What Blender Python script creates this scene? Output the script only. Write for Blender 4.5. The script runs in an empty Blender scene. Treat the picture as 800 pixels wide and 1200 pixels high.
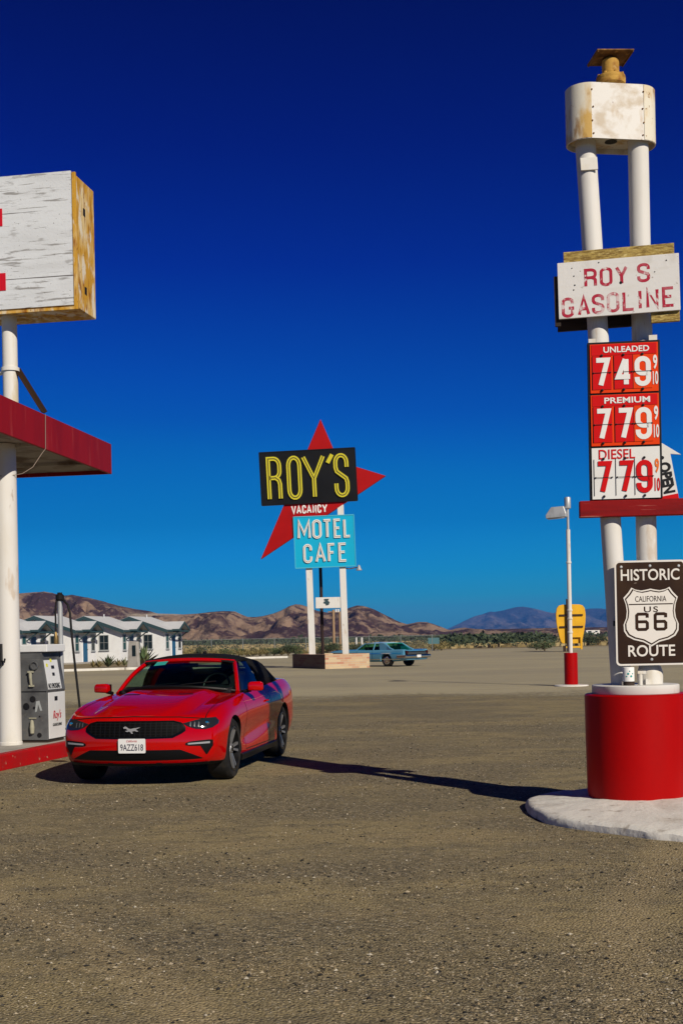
import bpy, bmesh, math, random
import numpy as np
from mathutils import Vector, Matrix, noise
from mathutils.bvhtree import BVHTree

R = math.radians
random.seed(7)
rng = np.random.default_rng(7)
S = bpy.context.scene
COL = S.collection

# ------------------------------------------------------------------ camera, sky, sun, exposure
F, H, ROLL, YH = 1500.0, 1.57, R(1.2), 747.0      # focal length in 1200-high pixels, eye height, roll, horizon row
cam_d = bpy.data.cameras.new('camera')
cam = bpy.data.objects.new('camera', cam_d)
COL.objects.link(cam)
cam.matrix_world = Matrix.Translation((0, 0, H)) @ Matrix.Rotation(R(90), 4, 'X') @ Matrix.Rotation(-ROLL, 4, 'Z')
cam_d.sensor_fit = 'VERTICAL'
cam_d.sensor_height = 36.0
cam_d.sensor_width = 24.0
cam_d.lens = F / 1200 * 36
cam_d.shift_y = (YH - 600) / 1200
cam_d.clip_start = 0.1
cam_d.clip_end = 60000
S.camera = cam

SUN_EL, SUN_AZ = R(31), R(148)                    # azimuth clockwise from +Y
sun_dir = Vector((math.sin(SUN_AZ) * math.cos(SUN_EL), math.cos(SUN_AZ) * math.cos(SUN_EL), math.sin(SUN_EL)))
w = bpy.data.worlds.new('World')
S.world = w
w.use_nodes = True
nt = w.node_tree
bg = nt.nodes['Background']
sky = nt.nodes.new('ShaderNodeTexSky')
sky.sky_type = 'NISHITA'
sky.sun_disc = False
sky.sun_elevation = SUN_EL
sky.sun_rotation = SUN_AZ
tc = nt.nodes.new('ShaderNodeTexCoord')
sep = nt.nodes.new('ShaderNodeSeparateXYZ')
rmp = nt.nodes.new('ShaderNodeValToRGB')
mul = nt.nodes.new('ShaderNodeMix')
mul.data_type = 'RGBA'
mul.blend_type = 'MULTIPLY'
mul.inputs[0].default_value = 1.0
nt.links.new(tc.outputs['Generated'], sep.inputs[0])
nt.links.new(sep.outputs['Z'], rmp.inputs[0])
cap = nt.nodes.new('ShaderNodeMix')               # keeps the glow round the sun from filling the shadows
cap.data_type = 'RGBA'
cap.blend_type = 'DARKEN'
cap.inputs[0].default_value = 1.0
cap.inputs[7].default_value = (5.2, 5.6, 6.4, 1)
nt.links.new(sky.outputs[0], cap.inputs[6])
nt.links.new(cap.outputs[2], mul.inputs[6])
nt.links.new(rmp.outputs[0], mul.inputs[7])
nt.links.new(mul.outputs[2], bg.inputs[0])
bg.inputs[1].default_value = 0.08
els = rmp.color_ramp.elements                      # a polarised, deeply saturated desert sky
stops = [(0.0, (.22, 1.03, 1.78)), (.019, (.15, .95, 1.70)), (.032, (.045, .80, 1.56)), (.05, (.010, .68, 1.42)), (.09, (.0, .43, 1.06)), (.17, (.0, .205, .87)),
         (.28, (.0, .064, .66)), (.36, (.0, .025, .49)), (.45, (.0, .006, .33)), (.6, (.0, .012, .16)), (1.0, (.004, .014, .09))]
els[0].position, els[0].color = stops[0][0], (*stops[0][1], 1)
els[1].position, els[1].color = stops[-1][0], (*stops[-1][1], 1)
for p_, c_ in stops[1:-1]:
    e = els.new(p_)
    e.color = (*c_, 1)

sl = bpy.data.lights.new('sun', 'SUN')
sl.energy = 5.0
sl.angle = R(0.5)
sl.color = (1.0, .91, .76)
so = bpy.data.objects.new('sun', sl)
COL.objects.link(so)
so.rotation_euler = sun_dir.to_track_quat('Z', 'Y').to_euler()
S.view_settings.view_transform = 'Standard'
S.view_settings.look = 'None'
S.view_settings.exposure = 0.0
S.view_settings.gamma = 1.0
S.view_settings.use_curve_mapping = False


def uv_px(px, py):
    """photo pixel -> level (u right, v down) pixels about the horizon point"""
    dx, dy = px - 400, py - YH
    return dx * math.cos(ROLL) - dy * math.sin(ROLL), dx * math.sin(ROLL) + dy * math.cos(ROLL)


def at(px, py, D):
    u, v = uv_px(px, py)
    return Vector((u * D / F, D, H - v * D / F))


def ground_x(px, D, z=0.0):
    """world x of column px at depth D for a point of height z"""
    v = (H - z) * F / D
    u = (px - 400 - v * math.sin(ROLL)) / math.cos(ROLL)
    return u * D / F


# ------------------------------------------------------------------ materials
def new_mat(name):
    m = bpy.data.materials.new(name)
    m.use_nodes = True
    return m, m.node_tree, m.node_tree.nodes['Principled BSDF']


def plain(name, col, rough=.5, metal=0.0, coat=0.0, spec=.15):
    m, t, b = new_mat(name)
    b.inputs['Base Color'].default_value = (*col, 1)
    b.inputs['Roughness'].default_value = rough
    b.inputs['Metallic'].default_value = metal
    b.inputs['Coat Weight'].default_value = coat
    b.inputs['Coat Roughness'].default_value = .04
    b.inputs['Specular IOR Level'].default_value = spec
    return m


def N(t, kind, **kw):
    n = t.nodes.new(kind)
    for k, v in kw.items():
        setattr(n, k, v)
    return n


def mixc(t, fac, a, b, blend='MIX'):
    n = N(t, 'ShaderNodeMix', data_type='RGBA', blend_type=blend)
    for i, v in ((0, fac), (6, a), (7, b)):
        if hasattr(v, 'is_output'):
            t.links.new(v, n.inputs[i])
        elif i == 0:
            n.inputs[0].default_value = v
        else:
            n.inputs[i].default_value = (*v, 1)
    return n.outputs[2]


def ramp(t, src, lo, hi, a=0.0, b=1.0):
    n = N(t, 'ShaderNodeMapRange', clamp=True)
    n.inputs['From Min'].default_value = lo
    n.inputs['From Max'].default_value = hi
    n.inputs['To Min'].default_value = a
    n.inputs['To Max'].default_value = b
    t.links.new(src, n.inputs[0])
    return n.outputs[0]


def noise_tex(t, scale, detail=4, stretch=None, coord='Object', rough=.55, off=(0, 0, 0)):
    c = N(t, 'ShaderNodeTexCoord')
    src = c.outputs[coord]
    mp = N(t, 'ShaderNodeMapping')
    t.links.new(src, mp.inputs[0])
    mp.inputs['Scale'].default_value = stretch or (1, 1, 1)
    mp.inputs['Location'].default_value = off
    n = N(t, 'ShaderNodeTexNoise')
    n.inputs['Scale'].default_value = scale
    n.inputs['Detail'].default_value = detail
    n.inputs['Roughness'].default_value = rough
    t.links.new(mp.outputs[0], n.inputs['Vector'])
    return n.outputs['Fac']


def bump(t, b, h, strength=.3, dist=.01):
    n = N(t, 'ShaderNodeBump')
    n.inputs['Strength'].default_value = strength
    n.inputs['Distance'].default_value = dist
    t.links.new(h, n.inputs['Height'])
    t.links.new(n.outputs[0], b.inputs['Normal'])


def worn(name, base, layers, rough=.6, bscale=40, bstr=.15, metal=0.0):
    """base colour with noise-shaped wear: layers = (colour, scale, stretch, lo, hi, strength)"""
    m, t, b = new_mat(name)
    c = base
    for i, (col, sc, st, lo, hi, k) in enumerate(layers):
        f = ramp(t, noise_tex(t, sc, 6, st, off=(i * 3.7, i * 1.3, i * 2.1)), lo, hi, 0, k)
        c = mixc(t, f, c, col)
    if hasattr(c, 'is_output'):
        t.links.new(c, b.inputs['Base Color'])
    b.inputs['Roughness'].default_value = rough
    b.inputs['Metallic'].default_value = metal
    b.inputs['Specular IOR Level'].default_value = .12
    bump(t, b, noise_tex(t, bscale, 5), bstr, .01)
    return m


M = {}
M['white_paint'] = worn('weathered_white_paint', (.60, .58, .54), [((.50, .42, .28), 5, (1, 1, .35), .50, .68, .8), ((.36, .22, .08), 8, (1, 1, .3), .62, .70, .75), ((.2, .12, .07), 16, None, .68, .75, .6)], .45, 30, .1)
M['white_clean'] = worn('white_post_paint', (.60, .585, .56), [((.50, .46, .38), 2, (1, 1, .4), .50, .72, .6), ((.46, .38, .30), 3.5, (1, 1, .3), .62, .68, .75), ((.24, .15, .08), 9, (1, 1, .3), .69, .75, .8)], .5, 20, .08)
M['red_drum'] = worn('red_drum_paint', (.34, .0008, .001), [((.26, .0008, .001), 3, (1, 1, .25), .45, .7, .6), ((.22, .012, .01), 26, None, .70, .78, .5)], .42, 30, .06)
M['red_fascia'] = worn('faded_red_fascia', (.24, .005, .005), [((.19, .004, .005), 3, (1, 1, .2), .4, .65, .8), ((.36, .06, .05), 6, (1.5, 1.5, .12), .60, .72, .5)], .5, 25, .08)
M['red_kerb'] = worn('red_kerb_paint', (.34, .004, .005), [((.32, .25, .18), 9, None, .66, .72, .8), ((.25, .012, .012), 4, None, .45, .7, .7)], .6, 40, .2)
M['red_wood'] = worn('red_wood_beam', (.20, .003, .004), [((.09, .003, .004), 6, (.15, 1, 2), .5, .7, .8), ((.45, .20, .16), 9, (.15, 1, 3), .64, .72, .6)], .55, 30, .2)
M['plywood'] = worn('flaking_white_plywood', (.58, .60, .62), [((.46, .47, .48), 3, (.3, 1, 1.5), .45, .7, .7), ((.20, .19, .18), 9, (.22, 1, 2.6), .585, .65, .8), ((.08, .07, .06), 18, (.12, 1, 3.5), .64, .68, .9), ((.07, .06, .06), 2.2, (.10, 1, 7), .665, .68, .9), ((.22, .21, .20), 7, (.5, 1, 1.3), .60, .68, .55), ((.09, .08, .07), 34, (1, 1, 1), .66, .70, .9)], .7, 30, .25)
M['rusty'] = worn('rust_streaked_cream_sheet', (.62, .48, .24), [((.48, .25, .02), 2.2, (1.4, 1.4, .6), .40, .54, .95), ((.22, .07, .010), 5, (2.5, 2.5, .6), .52, .66, .85), ((.64, .60, .50), 3, (1.8, 1.8, .8), .53, .62, .85), ((.12, .04, .01), 14, (1, 1, .7), .64, .70, .8), ((.70, .66, .58), 5, (1, 1, .5), .60, .72, .7)], .65, 30, .2)
M['rust'] = worn('yellow_brown_rust', (.46, .27, .06), [((.17, .06, .015), 8, None, .45, .65, .9), ((.55, .42, .22), 10, None, .60, .70, .6)], .7, 40, .3)
M['rust_dark'] = worn('dark_rust_plate', (.20, .10, .035), [((.07, .03, .012), 9, None, .42, .62, .9), ((.36, .20, .06), 14, None, .58, .68, .7)], .75, 40, .3)
M['tank'] = worn('stained_white_tank_sheet', (.66, .64, .61), [((.48, .40, .30), 3.2, (1, 1, 1.2), .50, .60, .85), ((.40, .26, .10), 7, (1, 1, .4), .60, .74, .7), ((.22, .13, .10), 20, None, .66, .72, .6)], .5, 30, .1)
M['tank_side'] = worn('yellowed_tank_end', (.64, .60, .50), [((.50, .30, .06), 5, (1, 1, .45), .50, .64, .9), ((.30, .16, .05), 10, (1, 1, .35), .60, .70, .8), ((.24, .12, .04), 18, None, .66, .71, .8)], .5, 30, .1)
M['hessian'] = worn('straw_board', (.36, .26, .08), [((.16, .10, .03), 26, (.5, 1, 2.2), .42, .6, .9), ((.58, .47, .2), 34, (.5, 1, 2.2), .56, .68, .8)], .85, 70, .5)
M['dark_board'] = worn('dark_brown_board', (.035, .025, .02), [((.07, .05, .04), 6, (.2, 1, 2), .5, .7, .8)], .8, 30, .2)
M['board_white'] = worn('painted_white_board', (.62, .61, .60), [((.56, .54, .50), 7, (.25, 1, 2), .52, .72, .7), ((.25, .20, .16), 24, None, .68, .72, .8), ((.40, .36, .30), 3, (1, 1, .6), .56, .70, .6)], .6, 30, .15)
M['red_worn'] = worn('worn_red_lettering', (.36, .02, .045), [((.60, .56, .55), 16, (1, 1, 1), .53, .61, .95), ((.50, .30, .32), 5, None, .5, .65, .5)], .6, 30, .1)
M['orange'] = worn('orange_price_panel', (.68, .050, .004), [((.60, .03, .003), 2, None, .4, .7, .7)], .4, 20, .03)
M['red_panel'] = plain('red_price_panel', (.52, .004, .004), .4)
M['red_digit'] = plain('red_digit', (.52, .004, .004), .4)
M['orange_digit'] = plain('orange_digit', (.70, .16, .03), .4)
M['white_panel'] = worn('white_price_panel', (.66, .66, .65), [((.62, .61, .58), 4, None, .5, .75, .5)], .4, 20, .03)
M['white_letter'] = plain('white_lettering', (.68, .68, .67), .45)
M['black_frame'] = plain('black_frame', (.012, .012, .014), .45)
M['black_letter'] = plain('black_lettering', (.012, .012, .014), .5)
M['route_brown'] = worn('scratched_brown_sheet', (.026, .013, .008), [((.050, .026, .012), 2.5, None, .45, .7, .8), ((.20, .16, .13), 30, (.4, 1, 1.2), .70, .73, .6)], .38, 30, .05)
M['route_white'] = worn('route_white_sheet', (.64, .61, .57), [((.60, .56, .50), 5, None, .5, .75, .5)], .45, 30, .05)
M['sign_black'] = worn('black_sign_face', (.004, .004, .005), [((.008, .008, .009), 1, None, .4, .7, .8)], .5, 8, .05)
M['sign_red'] = worn('red_arrow_face', (.33, .002, .002), [((.26, .002, .002), .8, None, .42, .68, .7)], .5, 8, .05)
M['sign_blue'] = worn('sky_blue_sign_face', (.004, .34, .55), [((.008, .31, .50), .9, None, .45, .7, .7)], .5, 8, .05)
M['neon_yellow'] = plain('yellow_channel_letter', (.50, .44, .03), .4)
M['neon_line'] = plain('dark_letter_groove', (.07, .055, .015), .5)
M['letter_groove'] = plain('brown_letter_groove', (.32, .26, .20), .5)
M['concrete'] = worn('grey_concrete', (.36, .34, .31), [((.26, .24, .21), 3, None, .45, .7, .8), ((.17, .15, .13), 11, None, .62, .74, .6)], .85, 25, .35)
M['white_concrete'] = worn('whitewashed_mortar', (.62, .60, .56), [((.44, .40, .35), 2.5, None, .5, .7, .75), ((.30, .26, .22), 8, None, .60, .70, .75), ((.13, .10, .08), 30, None, .68, .73, .8)], .85, 22, .6)
M['kerb_white'] = worn('white_kerb', (.60, .58, .53), [((.40, .36, .30), 2, None, .5, .7, .7)], .8, 12, .3)
M['stucco'] = worn('white_stucco', (.70, .71, .72), [((.60, .60, .60), 1.2, None, .45, .7, .6)], .85, 14, .25)
M['roof_white'] = worn('white_coated_roof', (.50, .51, .53), [((.40, .41, .43), 1.0, (1, .3, 1), .48, .7, .7)], .7, 8, .2)
M['teal_trim'] = plain('dark_teal_trim', (.030, .060, .070), .6)
M['blue_door'] = plain('blue_door_paint', (.016, .095, .20), .5)
M['dark_glass'] = plain('dark_window_glass', (.012, .02, .025), .08)
M['teal_glass'] = plain('teal_window_glass', (.02, .07, .075), .12)
M['grey_trim'] = plain('grey_trim', (.30, .32, .33), .6)
M['grey_metal'] = worn('dented_grey_steel', (.115, .118, .122), [((.05, .05, .055), 3, None, .45, .65, .8), ((.15, .14, .13), 9, None, .58, .70, .7), ((.20, .11, .05), 22, None, .70, .74, .8)], .42, 6, .15, .2)
M['galv'] = worn('galvanised_steel', (.42, .43, .44), [((.30, .31, .32), 6, (1, 1, .4), .45, .7, .8)], .45, 30, .06, .4)
M['old_enamel'] = plain('yellowed_enamel', (.30, .29, .22), .5)
M['brass'] = plain('tarnished_brass', (.22, .15, .06), .4, .7)
M['rubber'] = plain('black_rubber', (.010, .010, .011), .55)
M['pump_white'] = worn('white_pump_enamel', (.60, .61, .62), [((.52, .52, .52), 3, (1, 1, .5), .5, .7, .6), ((.25, .18, .12), 20, None, .70, .75, .7)], .35, 20, .05)
M['script_red'] = plain('red_script', (.40, .015, .03), .5)
M['label_yellow'] = plain('yellow_sticker', (.62, .60, .04), .5)
M['label_teal'] = plain('teal_label', (.03, .30, .28), .5)
M['yellow_sign'] = worn('mustard_yellow_back', (.66, .36, .018), [((.52, .27, .015), 1.2, None, .45, .7, .7)], .5, 6, .08)
M['brown_steel_and_shade'] = plain('brown_steel_and_shade', (.035, .018, .010), .6)
M['pole_wood'] = worn('weathered_pole_wood', (.30, .20, .12), [((.14, .08, .05), 4, (1, 1, .1), .45, .7, .8)], .8, 20, .2)
M['dark_wood'] = plain('dark_pole_wood', (.028, .016, .014), .7)
M['dull_wire'] = plain('dull_wire', (.22, .17, .14), .6)
M['lamp_glass'] = plain('frosted_lens', (.55, .56, .56), .3)


def brick_mat():
    m, t, b = new_mat('mixed_brick')
    c = N(t, 'ShaderNodeTexCoord')
    s = N(t, 'ShaderNodeSeparateXYZ')
    t.links.new(c.outputs['Object'], s.inputs[0])
    a = N(t, 'ShaderNodeMath', operation='ADD')
    t.links.new(s.outputs[0], a.inputs[0])
    t.links.new(s.outputs[1], a.inputs[1])
    cb = N(t, 'ShaderNodeCombineXYZ')
    t.links.new(a.outputs[0], cb.inputs[0])
    t.links.new(s.outputs[2], cb.inputs[1])
    bt = N(t, 'ShaderNodeTexBrick')
    bt.inputs['Scale'].default_value = 1.0
    bt.inputs['Brick Width'].default_value = .42
    bt.inputs['Row Height'].default_value = .115
    bt.inputs['Mortar Size'].default_value = .010
    bt.inputs['Bias'].default_value = -.1
    bt.inputs['Color1'].default_value = (.50, .38, .23, 1)
    bt.inputs['Color2'].default_value = (.38, .13, .08, 1)
    bt.inputs['Mortar'].default_value = (.42, .36, .27, 1)
    t.links.new(cb.outputs[0], bt.inputs['Vector'])
    # the shaded end is darkened in colour: painted shade over dark brown brick
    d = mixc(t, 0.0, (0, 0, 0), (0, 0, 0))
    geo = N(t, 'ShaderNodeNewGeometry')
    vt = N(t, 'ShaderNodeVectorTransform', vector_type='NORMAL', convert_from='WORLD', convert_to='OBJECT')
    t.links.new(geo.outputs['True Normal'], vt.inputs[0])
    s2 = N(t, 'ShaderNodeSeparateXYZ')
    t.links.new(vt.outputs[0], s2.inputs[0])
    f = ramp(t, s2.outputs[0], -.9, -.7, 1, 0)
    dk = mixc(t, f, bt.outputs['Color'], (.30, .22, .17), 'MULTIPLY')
    t.links.new(dk, b.inputs['Base Color'])
    b.inputs['Roughness'].default_value = .85
    bump(t, b, bt.outputs['Fac'], -.3, .01)
    return m


M['brick'] = brick_mat()


def cells(t, scale, off=0.0):
    """random value per stone-sized cell"""
    c = N(t, 'ShaderNodeTexCoord')
    mp = N(t, 'ShaderNodeMapping')
    mp.inputs['Location'].default_value = (off, off * .7, 0)
    t.links.new(c.outputs['Object'], mp.inputs[0])
    v = N(t, 'ShaderNodeTexVoronoi', voronoi_dimensions='2D')
    v.inputs['Scale'].default_value = scale
    t.links.new(mp.outputs[0], v.inputs['Vector'])
    sp = N(t, 'ShaderNodeSeparateColor')
    t.links.new(v.outputs['Color'], sp.inputs[0])
    return sp.outputs[0], v.outputs['Distance']


def stone_ramp(t, fac, stops):
    rp = N(t, 'ShaderNodeValToRGB')
    t.links.new(fac, rp.inputs[0])
    rp.color_ramp.interpolation = 'CONSTANT'
    e = rp.color_ramp.elements
    e[0].position, e[0].color = 0, (*stops[0][1], 1)
    e[1].position, e[1].color = stops[-1][0], (*stops[-1][1], 1)
    for p_, c_ in stops[1:-1]:
        k = e.new(p_)
        k.color = (*c_, 1)
    return rp.outputs[0]


def ring_track(t, cx, cy, rad, wd):
    """soft curved wheel track: distance from a far centre"""
    c = N(t, 'ShaderNodeTexCoord')
    d = N(t, 'ShaderNodeVectorMath', operation='DISTANCE')
    t.links.new(c.outputs['Object'], d.inputs[0])
    d.inputs[1].default_value = (cx, cy, 0)
    w_ = N(t, 'ShaderNodeMath', operation='MULTIPLY_ADD')
    t.links.new(noise_tex(t, .5, 3), w_.inputs[0])
    w_.inputs[1].default_value = .5
    t.links.new(d.outputs['Value'], w_.inputs[2])
    a = N(t, 'ShaderNodeMath', operation='SUBTRACT')
    t.links.new(w_.outputs[0], a.inputs[0])
    a.inputs[1].default_value = rad + .25
    b = N(t, 'ShaderNodeMath', operation='ABSOLUTE')
    t.links.new(a.outputs[0], b.inputs[0])
    return ramp(t, b.outputs[0], wd * .4, wd, 1, 0)


def ground_mat():
    m, t, b = new_mat('gravel_ground')
    big = noise_tex(t, .34, 6, (1, 1.6, 1), rough=.6)
    mid = noise_tex(t, 1.5, 6, (1, 2.0, 1), off=(4, 2, 0), rough=.62)
    streak = noise_tex(t, .6, 6, (.55, 2.6, 1), off=(9, 5, 0), rough=.6)
    fine = noise_tex(t, 22, 6, rough=.7)
    gravelly = ramp(t, big, .43, .56)
    c = mixc(t, gravelly, (.345, .276, .136), (.158, .141, .094))
    c = mixc(t, ramp(t, mid, .50, .62, 0, .65), c, (.105, .094, .066))
    c = mixc(t, ramp(t, streak, .53, .66, 0, .75), c, (.345, .270, .138))
    c = mixc(t, ramp(t, streak, .30, .42, .7, 0), c, (.112, .104, .080))
    c = mixc(t, ramp(t, noise_tex(t, 3.4, 6, (1, 1.5, 1), off=(3, 9, 0), rough=.68), .55, .64, 0, .65), c, (.075, .068, .050))
    for (cx, cy, rd) in ((-16, -2, 15.4), (-16, -2, 17.0), (20, 2, 17.5), (20, 2, 19.1)):
        c = mixc(t, ring_track(t, cx, cy, rd, .20), c, mixc(t, .75, c, (.42, .33, .18)))
    c = mixc(t, ramp(t, fine, .36, .50, .5, 0), c, (.085, .072, .048))
    c = mixc(t, ramp(t, fine, .56, .70, 0, .45), c, (.42, .335, .205))
    r1, d1 = cells(t, 62)
    r2, d2 = cells(t, 118, 3.3)
    s1 = stone_ramp(t, r1, [(0, (.03, .028, .024)), (.16, (.11, .094, .062)), (.36, (.20, .158, .088)), (.62, (.27, .21, .12)), (.84, (.40, .33, .21)), (.965, (.60, .53, .40))])
    s2 = stone_ramp(t, r2, [(0, (.03, .027, .022)), (.2, (.13, .11, .072)), (.45, (.24, .19, .105)), (.75, (.36, .29, .17)), (.93, (.58, .50, .36))])
    c = mixc(t, .38, c, s2)
    k = N(t, 'ShaderNodeMath', operation='MULTIPLY_ADD')
    t.links.new(gravelly, k.inputs[0])
    k.inputs[1].default_value = .36
    k.inputs[2].default_value = .14
    c = mixc(t, k.outputs[0], c, s1)
    t.links.new(c, b.inputs['Base Color'])
    b.inputs['Roughness'].default_value = .92
    b.inputs['Specular IOR Level'].default_value = .15
    add = N(t, 'ShaderNodeMath', operation='MULTIPLY_ADD')
    t.links.new(d1, add.inputs[0])
    add.inputs[1].default_value = -1.1
    t.links.new(fine, add.inputs[2])
    add2 = N(t, 'ShaderNodeMath', operation='MULTIPLY_ADD')
    t.links.new(mid, add2.inputs[0])
    add2.inputs[1].default_value = 2.0
    t.links.new(add.outputs[0], add2.inputs[2])
    bump(t, b, add2.outputs[0], .6, .016)
    return m


def lot_mat():
    m, t, b = new_mat('worn_pavement')
    big = noise_tex(t, .06, 5, (1, 2.5, 1))
    mid = noise_tex(t, .5, 6, (1, 3, 1), off=(3, 3, 0))
    fine = noise_tex(t, 14, 5, rough=.7)
    c = mixc(t, ramp(t, big, .4, .62), (.365, .318, .206), (.300, .264, .182))
    c = mixc(t, ramp(t, mid, .55, .72, 0, .6), c, (.21, .180, .135))
    c = mixc(t, ramp(t, mid, .30, .42, .5, 0), c, (.37, .305, .20))
    c = mixc(t, ramp(t, fine, .32, .48, .45, 0), c, (.14, .12, .095))
    t.links.new(c, b.inputs['Base Color'])
    b.inputs['Roughness'].default_value = .9
    b.inputs['Specular IOR Level'].default_value = .2
    bump(t, b, fine, .5, .02)
    # the pavement frays into loose gravel at its near edge
    tcx = N(t, 'ShaderNodeTexCoord')
    sp = N(t, 'ShaderNodeSeparateXYZ')
    t.links.new(tcx.outputs['Object'], sp.inputs[0])
    w1 = N(t, 'ShaderNodeMath', operation='MULTIPLY_ADD')
    t.links.new(noise_tex(t, .22, 5, off=(6, 1, 0), rough=.6), w1.inputs[0])
    w1.inputs[1].default_value = 9
    t.links.new(sp.outputs[1], w1.inputs[2])
    w2 = N(t, 'ShaderNodeMath', operation='MULTIPLY_ADD')
    t.links.new(noise_tex(t, 5, 5, off=(2, 4, 0), rough=.75), w2.inputs[0])
    w2.inputs[1].default_value = 9
    t.links.new(w1.outputs[0], w2.inputs[2])
    t.links.new(ramp(t, w2.outputs[0], 40.0, 43.5), b.inputs['Alpha'])
    return m


def field_mat():
    m, t, b = new_mat('dry_grass_ground')
    a = noise_tex(t, .035, 6, (1, .45, 1))
    f = noise_tex(t, .5, 5, (1, .5, 1))
    c = mixc(t, ramp(t, a, .42, .6), (.20, .145, .062), (.25, .19, .10))
    c = mixc(t, ramp(t, f, .5, .7, 0, .6), c, (.09, .085, .035))
    t.links.new(c, b.inputs['Base Color'])
    b.inputs['Roughness'].default_value = .95
    return m


def hill_mat(name, rock, dark, pale, scale, patch=None):
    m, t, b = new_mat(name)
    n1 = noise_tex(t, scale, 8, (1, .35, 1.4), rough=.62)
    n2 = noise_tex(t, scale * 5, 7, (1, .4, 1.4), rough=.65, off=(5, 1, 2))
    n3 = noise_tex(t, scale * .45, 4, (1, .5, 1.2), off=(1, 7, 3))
    c = mixc(t, ramp(t, n1, .48, .54), rock, dark)  # brown rock broken by patches of darker rock
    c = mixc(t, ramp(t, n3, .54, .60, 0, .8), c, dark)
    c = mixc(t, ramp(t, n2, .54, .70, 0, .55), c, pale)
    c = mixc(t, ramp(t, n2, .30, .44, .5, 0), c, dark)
    if patch:
        (cx, cz, rx, rz) = patch
        tcx = N(t, 'ShaderNodeTexCoord')
        sp = N(t, 'ShaderNodeSeparateXYZ')
        t.links.new(tcx.outputs['Object'], sp.inputs[0])
        dx = N(t, 'ShaderNodeMath', operation='MULTIPLY_ADD')
        t.links.new(sp.outputs[0], dx.inputs[0])
        dx.inputs[1].default_value = 1 / rx
        dx.inputs[2].default_value = -cx / rx
        dz = N(t, 'ShaderNodeMath', operation='MULTIPLY_ADD')
        t.links.new(sp.outputs[2], dz.inputs[0])
        dz.inputs[1].default_value = 1 / rz
        dz.inputs[2].default_value = -cz / rz
        v = N(t, 'ShaderNodeCombineXYZ')
        t.links.new(dx.outputs[0], v.inputs[0])
        t.links.new(dz.outputs[0], v.inputs[1])
        ln = N(t, 'ShaderNodeVectorMath', operation='LENGTH')
        t.links.new(v.outputs[0], ln.inputs[0])
        ad = N(t, 'ShaderNodeMath', operation='MULTIPLY_ADD')
        t.links.new(n2, ad.inputs[0])
        ad.inputs[1].default_value = 1.6
        ad.inputs[2].default_value = -.8
        sm = N(t, 'ShaderNodeMath', operation='ADD')
        t.links.new(ln.outputs['Value'], sm.inputs[0])
        t.links.new(ad.outputs[0], sm.inputs[1])
        c = mixc(t, ramp(t, sm.outputs[0], .6, 1.1, .8, 0), c, (.42, .35, .27))
    t.links.new(c, b.inputs['Base Color'])
    b.inputs['Roughness'].default_value = .95
    b.inputs['Specular IOR Level'].default_value = .1
    bump(t, b, n2, .8, .12 / scale)
    return m


def leaf_mat(name, a, bcol):
    m, t, b = new_mat(name)
    g = N(t, 'ShaderNodeNewGeometry')
    c = mixc(t, g.outputs['Random Per Island'], a, bcol)
    t.links.new(c, b.inputs['Base Color'])
    b.inputs['Roughness'].default_value = .7
    return m


def pebble_mat():
    m, t, b = new_mat('mixed_pebble')
    g = N(t, 'ShaderNodeNewGeometry')
    rp = N(t, 'ShaderNodeValToRGB')
    t.links.new(g.outputs['Random Per Island'], rp.inputs[0])
    e = rp.color_ramp.elements
    rp.color_ramp.interpolation = 'CONSTANT'
    e[0].position, e[0].color = 0, (.022, .021, .020, 1)
    e[1].position, e[1].color = .93, (.40, .36, .29, 1)
    for p_, c_ in ((.26, (.07, .062, .05, 1)), (.44, (.16, .13, .085, 1)), (.62, (.26, .20, .12, 1)), (.78, (.36, .30, .21, 1))):
        k = e.new(p_)
        k.color = c_
    t.links.new(rp.outputs[0], b.inputs['Base Color'])
    b.inputs['Roughness'].default_value = .8
    b.inputs['Specular IOR Level'].default_value = .15
    return m


M['leaf'] = leaf_mat('desert_leaf', (.035, .060, .018), (.085, .105, .040))
M['leaf_dark'] = leaf_mat('dark_desert_leaf', (.020, .036, .014), (.048, .066, .026))
M['leaf_olive'] = leaf_mat('dry_olive_leaf', (.12, .11, .035), (.25, .19, .07))
M['leaf_agave'] = leaf_mat('agave_leaf', (.08, .13, .05), (.20, .20, .10))
M['stone'] = pebble_mat()
M['twig'] = plain('brown_twig', (.10, .065, .04), .8)


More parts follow.
